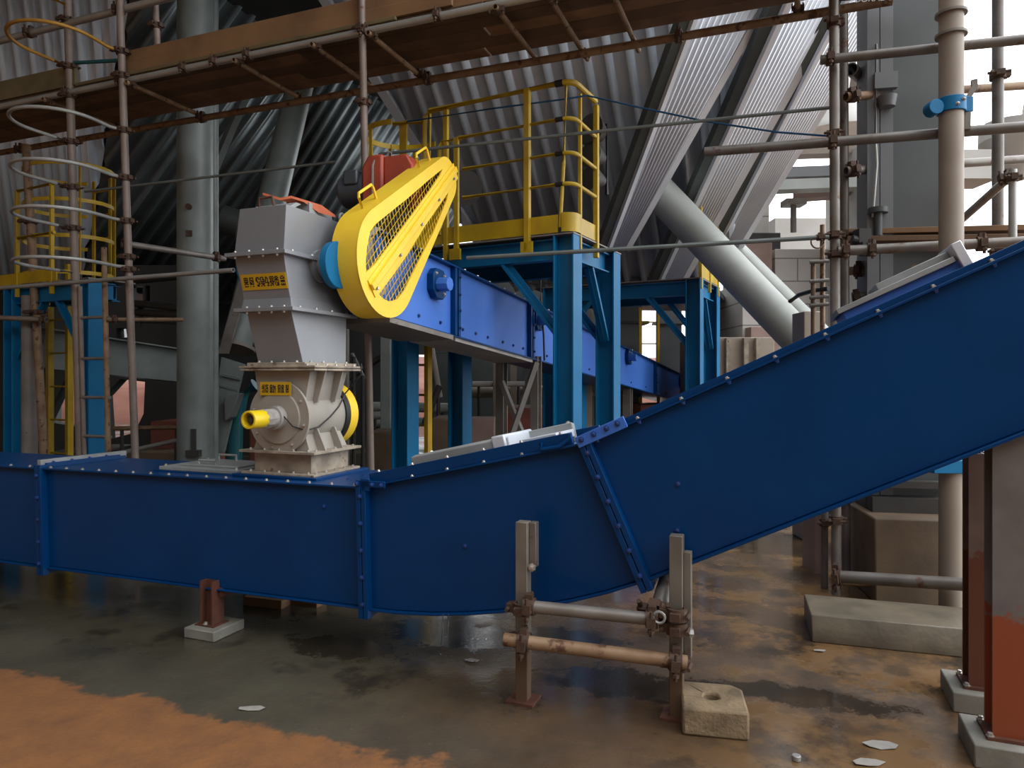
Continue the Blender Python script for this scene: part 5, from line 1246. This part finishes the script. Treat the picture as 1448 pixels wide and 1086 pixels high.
# long grey girder
a, b = at(40, 490, 8.9), at(262, 518, 11.2)
mb = MB(); mb.hbeam(V((a.x, a.y, a.z)), V((b.x, b.y, b.z)), .52, .22, Z, .02, .02); solo('girder', mb, M['pillar'], 'long grey green plate girder behind the scaffold ladder', 'girder')
for (x0, y0, Y0, x1, y1, Y1, r, lb) in ((284, 386, 8.75, 150, 400, 10.0, .06, 'dark tube across the gap above the long girder'), (182, 428, 11, 268, 436, 8.72, .05, 'upper dark pipe in the gap left of the thick pillar'), (182, 441, 11, 268, 446, 8.72, .05, 'middle dark pipe in the gap left of the thick pillar'), (182, 452, 11, 268, 456, 8.72, .04, 'lower dark pipe in the gap left of the thick pillar')):
    mb = MB(); mb.cyl(at(x0, y0, Y0), at(x1, y1, Y1), r, n=12); solo('pipe', mb, M['bark'], lb, 'pipe')
# ================================================================== thick slanting pipes in the middle
def slant(p, q, r, label, sup):
    root = thing('slanting_pipe', label, 'pipe', at(*q)); a, b = at(*p), at(*q); d = (b - a).normalized()
    mb = MB(); mb.cyl(a, b, r, n=36); sh = build('pipe_shaft', mb, M['pipe'], root)
    for f in sup: 
        c = a.lerp(b, f); mb = MB(); mb.cyl(c - d * .012, c + d * .012, r * 1.012, n=36); build('weld_seam', mb, M['pipe'], root)
slant((922, 262, 8.62), (1206, 560, 8.0), .205, 'thick grey slanting pipe in front of the middle corrugated strip', (.3, .62))
slant((1018, 335, 10.7), (1215, 530, 10.2), .17, 'second slanting pipe just behind the thick one', (.35, .7))
g = at(1212, 600, 8.1); mb = MB(); mb.box(V((g.x, g.y, .6)), .45, .5, 1.2); solo('pedestal', mb, M['concrete_pink'], 'concrete pedestal under the thick slanting pipe behind the rising conveyor', 'concrete block', bev=.01)
# ================================================================== boxes, walls and beams further back
def blk(px0, py0, px1, py1, Y, dep, m, name, label, cat, ground=False, group=None, rot=0.0, bev=.01):
    a, b = at(px0, py0, Y), at(px1, py1, Y)
    z1, z0 = a.z, (0 if ground else b.z); mb = MB()
    X = V((math.cos(rot), math.sin(rot), 0)); Yv = V((-math.sin(rot), math.cos(rot), 0)); w = (b.x - a.x)
    q = [V((a.x, Y, z0)), V((a.x, Y, z0)) + X * w, V((a.x, Y, z0)) + X * w + Yv * dep, V((a.x, Y, z0)) + Yv * dep]
    mb.prism(q, Z * (z1 - z0)); return solo(name, mb, M[m], label, cat, group, bev=bev)
blk(1096, 352, 1180, 480, 13.0, 3, 'panel', 'wall_block', 'pale panelled concrete wall block right of the slanting pipes', 'building', True)
blk(1050, 398, 1094, 520, 12.6, 3, 'panel', 'wall_block', 'darker pale wall block close behind the second slanting pipe', 'building', True)
blk(1042, 268, 1088, 330, 13.3, 2, 'panel', 'concrete_box', 'pale box hanging beside the rightmost corrugated strip', 'building')
blk(1038, 329, 1104, 352, 13.2, 1.6, 'bark', 'dark_hood', 'dark hood under the pale hanging box', 'hood')
blk(1045, 343, 1092, 402, 12.9, 1.0, 'concrete_pink', 'duct_mouth', 'pinkish duct mouth under the dark hood', 'duct')
blk(1096, 308, 1186, 352, 17, 2, 'render', 'parapet', 'hazy parapet against the white sky left of the paired standards', 'building', True)
blk(1212, 206, 1246, 420, 11.9, 1.2, 'render', 'wall_block', 'hazy pale wall strip just right of the paired standards', 'building', True)
for (x0, y0, x1, y1, Y, m, lb) in ((1060, 206, 1248, 224, 12.5, 'tan', 'tan concrete beam right of the corrugated strips'), (1070, 241, 1248, 255, 12.2, 'duct', 'grey steel beam below the tan beam'), (1080, 258, 1248, 272, 11.9, 'pipe', 'grey rail beam second below the tan beam'), (1122, 270, 1202, 284, 12.6, 'concrete_pink', 'pinkish beam lowest of the far beams'), (1215, 30, 1262, 46, 11.5, 'tan', 'tan beam stub at the top right of the strips'), (1205, 108, 1262, 128, 11.8, 'tan', 'tan bracket beam behind the paired standards')):
    a, b = at(x0, y1, Y), at(x1, y1 - 6, Y * .97); h = (y1 - y0) / F * Y
    mb = MB(); mb.bar(a + Z * h / 2, b + Z * h / 2, .3, h); bo = solo('beam', mb, M[m], lb, 'beam', 'far beams at right')
    if y0 < 150:
        c = at(1290, 533, Y * .97); d_ = V((c.x, c.y, b.z)); mb = MB(); mb.bar(b, d_, .3, h); mb.box(V((c.x, c.y, b.z / 2)), .2, .2, b.z); build('beam_post', mb, M[m], bo)
mb = MB(); mb.bar(at(1262, 42, 11.4), at(1212, 105, 11.4), .06, .10); mb.bm.verts.ensure_lookup_table(); solo('brace', mb, M['tan'], 'tan diagonal strut at the top right of the strips', 'brace')
mb = MB(); c = at(1185, 196, 15); mb.lathe(c, Z, [(0, 1.05), (.1, 1.02), (.75, .35), (1.2, .28)], 24); solo('hopper_cone', mb, M['render'], 'hazy pale cone behind the paired standards', 'hopper')
mb = MB(); a = at(1122, 284, 12.4); mb.cyl(a, a - Z * .55, .05, n=10); mb.box(a - Z * .04, .35, .3, .10); solo('hanger', mb, M['steel'], 'rod hanger under the pinkish beam', 'hanger')
mb = MB(); mb.lathe(at(1446, 180, 9.5), V((-.15, 0, -1)), [(-3.5, .03), (0, .03), (.02, .5), (.25, .48), (.7, .12)], 20); solo('lamp_shade', mb, M['render'], 'grey cone shaped shade at the right edge against the sky', 'lamp')
mb = MB(); a = at(1366, 240, 9.0); mb.box(a, .50, .5, .36); solo('hanging_box', mb, M['render'], 'pale box against the sky right of the tan pipe column', 'box')
# metal bin and machinery beyond the rising conveyor
blk(990, 477, 1095, 560, 11.5, 1.4, 'tan', 'steel_bin', 'tan ribbed steel bin beyond the far sky blue columns', 'bin', True)
for i, px in enumerate((1006, 1026, 1051, 1068)):
    a = at(px, 478, 11.45); mb = MB(); mb.prism([V((a.x, 11.49, 0)), V((a.x + .07, 11.49, 0)), V((a.x + .07, 11.40, 0)), V((a.x, 11.40, 0))], Z * (a.z)); o = build('bin_rib', mb, M['valve_dirty'], bpy.data.objects['steel_bin'])
blk(1062, 462, 1102, 600, 12.3, .8, 'concrete_pink', 'concrete_stub', 'pinkish concrete block behind the thick slanting pipe', 'concrete block', True)
# square grey posts under the centre hopper
for (x0, x1, Y, y0, m, lb) in ((877, 908, 13.5, 414, 'duct', 'square grey duct under the centre hopper, left one'), (932, 964, 17.0, 438, 'duct_dark', 'square grey duct under the centre hopper, right one')):
    a, b = at(x0, y0, Y), at(x1, y0, Y); root = thing('square_duct', lb, 'duct', V(((a.x + b.x) / 2, Y, 0)), 'square ducts')
    mb = MB(); mb.prism([V((a.x, Y, 1.0)), V((b.x, Y, 1.0)), V((b.x, Y + .4, 1.0)), V((a.x, Y + .4, 1.0))], Z * (a.z - 1.0)); build('duct_casing', mb, M[m], root)
    mb = MB(); z = zat(458, Y); mb.prism([V((a.x - .08, Y - .08, z)), V((b.x + .12, Y - .08, z)), V((b.x + .12, Y + .5, z)), V((a.x - .08, Y + .5, z))], Z * .05); build('duct_flange', mb, M['duct_dark'], root)
    mb = MB(); mb.prism([V((a.x + .1, Y + .1, 0)), V((b.x - .1, Y + .1, 0)), V((b.x - .1, Y + .3, 0)), V((a.x + .1, Y + .3, 0))], Z * 1.0); build('duct_leg', mb, M['duct_dark'], root)
lb = at(918, 533, 13.2); lb.z = 0
ladder('small distant yellow ladder seen between the square ducts', lb, V((1, 0, 0)), .34, 2.9, 'yellow', sw=.06, st=.05, rung=.4)
# ================================================================== clutter under the hoppers
clut = [(516, 612, 572, 660, 7.6, .7, 'concrete_brown', 'concrete_block', 'brown concrete block right of the valve guard wheel', 'concrete block'),
        (610, 592, 640, 655, 9.5, .9, 'concrete_brown', 'concrete_block', 'dark concrete block between the sky blue legs', 'concrete block'),
        (664, 592, 700, 655, 9.8, .6, 'concrete_pink', 'concrete_block', 'pinkish concrete block right of the back left sky blue leg', 'concrete block'),
        (702, 577, 792, 650, 10.6, 1.3, 'tank', 'tub', 'faded red tub under the inclined conveyor', 'tub'),
        (905, 572, 960, 640, 12.6, 1.0, 'tank', 'tub', 'faded red tub end under the far half of the inclined conveyor', 'tub'),
        (60, 640, 128, 680, 9.5, 1.2, 'bark', 'machine_base', 'dark machine base behind the yellow ladder at left', 'machine'),
        (212, 596, 262, 660, 10.6, 1.5, 'tank', 'tub', 'dark red tub left of the thick grey green pillar', 'tub'),
        (164, 640, 250, 680, 10.0, .8, 'concrete_brown', 'machine_base', 'low brown base left of the thick grey green pillar', 'machine'),
        (352, 596, 372, 650, 10.5, .8, 'tank', 'tub', 'dark red drum base behind the yellow shaft cap', 'tub')]
for x0, y0, x1, y1, Y, dp, m, nm, lb, ct in clut: blk(x0, y0, x1, y1, Y, dp, m, nm, lb, ct, True, bev=.02)
posts = [(487, 8.6, .10, 'steel'), (546, 9.4, .13, 'pillar'), (702, 12.5, .12, 'tan'), (726, 13.0, .12, 'tan'), (786, 10.8, .13, 'steel'), (832, 11.2, .11, 'tan'), (745, 14, .16, 'duct'), (640, 13.5, .10, 'steel'), (470, 12.5, .14, 'bark'), (608, 12.2, .10, 'steel')]
for i, (px, Y, r, m) in enumerate(posts):
    lb = ['grey steel post just right of the valve guard wheel', 'grey green leaning post left of the front left sky blue leg', 'tan frame post behind the brown conveyor legs, left', 'tan frame post behind the brown conveyor legs, right', 'brown post just left of the tall front sky blue column', 'tan post between the two tall sky blue columns', 'broad grey post behind the right conveyor leg', 'thin post right of the yellow ladder', 'dark post behind the valve neck', 'thin steel post behind the yellow ladder'][i]
    c = at(px, 533, Y); mb = MB(); mb.box(V((c.x, c.y, 1.35)), r, r, 2.7); solo('steel_post', mb, M[m], lb, 'post', bev=.005)
for (x0, y0, Y0, x1, y1, Y1, r, m, lb) in ((668, 543, 12.6, 742, 543, 12.6, .05, 'render', 'pale rail between the tan frame posts'), (485, 540, 9.5, 552, 497, 9.5, .04, 'bark', 'dark strut right of the valve'), (526, 588, 12, 562, 586, 12, .07, 'pipe', 'pale pipe low between valve and front left sky blue leg'), (520, 575, 13, 640, 577, 13, .09, 'pipe', 'pale pipe behind the yellow ladder, upper'), (520, 598, 12.5, 640, 596, 12.5, .08, 'pipe', 'pale pipe behind the yellow ladder, lower'), (610, 490, 12, 622, 562, 12, .05, 'steel_white', 'slanting pale strut right of the yellow ladder'), (622, 545, 11, 600, 600, 11, .05, 'bark', 'dark strut beside the yellow ladder'), (498, 500, 8.7, 515, 535, 8.9, .022, 'pillar', 'bent grey pipe right of the valve flange'), (640, 556, 15, 800, 552, 15, .12, 'concrete', 'long low pipe far under the inclined conveyor'), (780, 560, 11.5, 846, 556, 11.5, .05, 'steel', 'brown pipe between the tall sky blue columns'), (160, 606, 9.6, 262, 604, 9.8, .03, 'tube_rust', 'rusty rail left of the thick grey green pillar'), (150, 645, 8.9, 262, 620, 9.4, .03, 'steel', 'sloping rail left of the thick grey green pillar')):
    pa, pb_ = at(x0, y0, Y0), at(x1, y1, Y1); mb = MB(); mb.cyl(pa, pb_, r, n=12); po = solo('pipe', mb, M[m], lb, 'pipe')
    for f in (.12, .88):
        c = pa.lerp(pb_, f); mb = MB(); mb.cyl(V((c.x, c.y, 0)), c, .025, n=8); build('stand', mb, M['bark'], po)
# dark plant wall with ragged openings
def pw(px, py, Y=12.2): return at(px, py, Y)
mb = MB(); R4 = lambda *q: [pw(x, y) for x, y in q]
holes = [R4((182, 404), (202, 404), (202, 430), (182, 430)), R4((205, 404), (212, 404), (212, 430), (205, 430)), R4((193, 434), (204, 434), (200, 462), (196, 450)), R4((164, 464), (178, 463), (180, 477), (165, 478)), R4((52, 426), (62, 424), (60, 443), (52, 441)), R4((66, 418), (82, 419), (98, 440), (72, 444)),
         R4((64, 596), (92, 536), (108, 540), (106, 603)), R4((148, 560), (170, 536), (205, 540), (203, 585), (190, 612), (152, 622))]
base_ = [pw(30, 375), pw(272, 375)]; lo_ = [V((pw(272, 0).x, 12.2, -.02)), V((pw(30, 0).x, 12.2, -.02))]
mb.holed(base_ + lo_, holes, V((0, .25, 0))); solo('plant_wall', mb, M['galv_black'], 'dark wall with ragged bright openings behind the long girder', 'wall')
# dark equipment hanging in the gloom at the left


mb = MB(); c = at(40, 481, 8.5); mb.cyl(c, c + V((0, .15, 0)), .09, n=8); solo('valve_knob', mb, M['bark'], 'dark octagonal knob on the left end of the long girder', 'knob')
mb = MB(); c = at(345, 320, 9.8); mb.lathe(c, V((-1, -.2, .3)), [(0, .05), (.05, .2), (.3, .2), (.42, .08)], 18); solo('fan_housing', mb, M['galv_black'], 'dark fan housing left of the grey hopper top', 'fan')
mb = MB(); a = at(852, 190, 7.2); 
for dz, s in ((0, .16), (-.25, .13), (-.48, .12)): mb.lathe(a + Z * dz, V((-.7, -.7, 0)), [(0, .05), (.05, s * .6), (.20, s)], 16)
mb.tube([a + Z * .12 + V((.05, .05, 0)), a + V((.05, .05, -.6))], .02, 8); solo('floodlight_cluster', mb, M['bark'], 'dark cluster of horn lamps behind the right handrail corner', 'lamp')
mb = MB(); a = at(650, 262, 8.4); mb.lathe(a, V((.3, -.7, -.3)), [(0, .05), (.05, .18), (.25, .2)], 16); mb.tube([a, a - Z * .45], .03, 8); solo('floodlight_cluster', mb, M['bark'], 'dark lamp behind the tip of the yellow guard', 'lamp')
# ================================================================== far surroundings: red earth bank, dark back structures
mb = MB(); random.seed(5)
rows = []
for j, (y, z) in enumerate(((24, 0), (27, 1.0), (30, 1.3), (36, 2.2), (50, 3.0))):
    rows.append([V((-40 + i * 2.5, y + random.uniform(-.5, .5), max(0, z + random.uniform(-.12, .12)) - (.2 if j == 0 else 0))) for i in range(29)])
for r0, r1 in zip(rows, rows[1:]):
    A = [mb.bm.verts.new(p) for p in r0]; B = [mb.bm.verts.new(p) for p in r1]
    for i in range(28): mb.bm.faces.new((A[i], A[i + 1], B[i + 1], B[i]))
bmesh.ops.remove_doubles(mb.bm, verts=mb.bm.verts, dist=.001)
o = solo('earth_bank', mb, M['earth'], 'red earth bank far behind at left', 'earth bank', kind='structure')
# distant dark plant frames closing the view under the hoppers
for i, (x0, x1, Y, y0, y1, lb) in enumerate(((262, 562, 16, 330, 620, 'dark plant wall behind the leaning pipe'), (505, 700, 18, 380, 500, 'dark ducting behind the centre hopper, left'), (690, 880, 18, 380, 540, 'dark ducting behind the centre hopper, right'), (-80, 45, 15, 330, 620, 'dark plant wall at the far left edge'), (600, 905, 17.5, 500, 620, 'low dark plant wall far under the inclined conveyor'))):
    blk(x0, y0, x1, y1, Y, 1.0, 'galv_black', 'plant_wall', lb, 'wall', ground=i in (0, 3, 4))
for nm, x0, x1, y0, y1, z0, z1, m, lb in (('shade_slab', -22, .6, 1.5, 24, 7.4, 7.7, 'galv_black', 'added overhead slab that keeps sky light out'), ('shade_wall_left', -22, -21.7, -5, 24, 0, 7.4, 'concrete_brown', 'added wall far to the left that blocks sky light'), ('shade_wall_back', -22, 9, -5.3, -5, 0, 7.4, 'concrete_brown', 'added wall behind the viewer that blocks sky light')):
    mb = MB(); mb.prism([V((x0, y0, z0)), V((x1, y0, z0)), V((x1, y1, z0)), V((x0, y1, z0))], Z * (z1 - z0)); structure(nm, mb, M[m], lb)  # slab and two walls added to keep sky light out of the interior

# slim rusty frame beside the paired standards
root = thing('pipe_rack', 'slim rusty pipe frame just left of the paired standards', 'frame', V((at(1157, 0, 6.6).x, 6.6, 0)))
for px, y0 in ((1150, 372), (1163, 318)):
    a = at(px, y0, 6.6); mb = MB(); mb.cyl(V((a.x, a.y, 0)), a, .022, n=10); build('upright', mb, M['tube_rust'], root)
for py in (371, 398, 421, 432):
    a, b = at(1145, py, 6.58), at(1172, py - 2, 6.55); mb = MB(); mb.cyl(a, b, .018, n=8); build('cross_bar', mb, M['tube'], root)
mb = MB(); c = at(1156, 342, 6.55); mb.tube([c + V((.06 * math.cos(i * .4488), 0, .06 * math.sin(i * .4488))) for i in range(14)], .008, 6, closed=True); build('ring', mb, M['tube_rust'], root)
mb = MB(); mb.tube([at(1117, 426, 7.2), at(1130, 417, 7.0), at(1150, 411, 6.7), at(1172, 408, 6.5)], .022, 8); build('hose', mb, M['black'], root, 'black hose')
blk(1137, 440, 1163, 490, 6.9, .3, 'tan', 'cabinet', 'tan cabinet low behind the rising conveyor beside the paired standards', 'cabinet', True)
# ================================================================== light and camera
world = bpy.data.worlds.new('overcast_sky'); scene.world = world; world.use_nodes = True
nt = world.node_tree; bg = nt.nodes['Background']; bg.inputs['Color'].default_value = (.93, .97, 1.0, 1)
tc = nt.nodes.new('ShaderNodeTexCoord'); dp = nt.nodes.new('ShaderNodeVectorMath'); dp.operation = 'DOT_PRODUCT'; dp.inputs[1].default_value = V((.78, .18, .60)).normalized()
mr = nt.nodes.new('ShaderNodeMapRange'); mr.interpolation_type = 'SMOOTHSTEP'
for k, v in (('From Min', -.35), ('From Max', .95), ('To Min', .16), ('To Max', 2.3)): mr.inputs[k].default_value = v
nt.links.new(tc.outputs['Generated'], dp.inputs[0]); nt.links.new(dp.outputs['Value'], mr.inputs['Value']); nt.links.new(mr.outputs['Result'], bg.inputs['Strength'])
cam = bpy.data.cameras.new('camera'); co = bpy.data.objects.new('camera', cam); COL.objects.link(co)
co.location = (0, 0, H); co.rotation_euler = (math.pi / 2, 0, 0)
cam.sensor_fit = 'HORIZONTAL'; cam.sensor_width = 36; cam.lens = 36 * F / 1448; cam.shift_y = -(543 - HZ) / 1448; cam.clip_end = 300
scene.camera = co
scene.view_settings.view_transform = 'Standard'; scene.view_settings.look = 'None'; scene.view_settings.gamma = 1; scene.view_settings.exposure = .85
scene.cycles.use_denoising = True
scene.cycles.max_bounces = 6
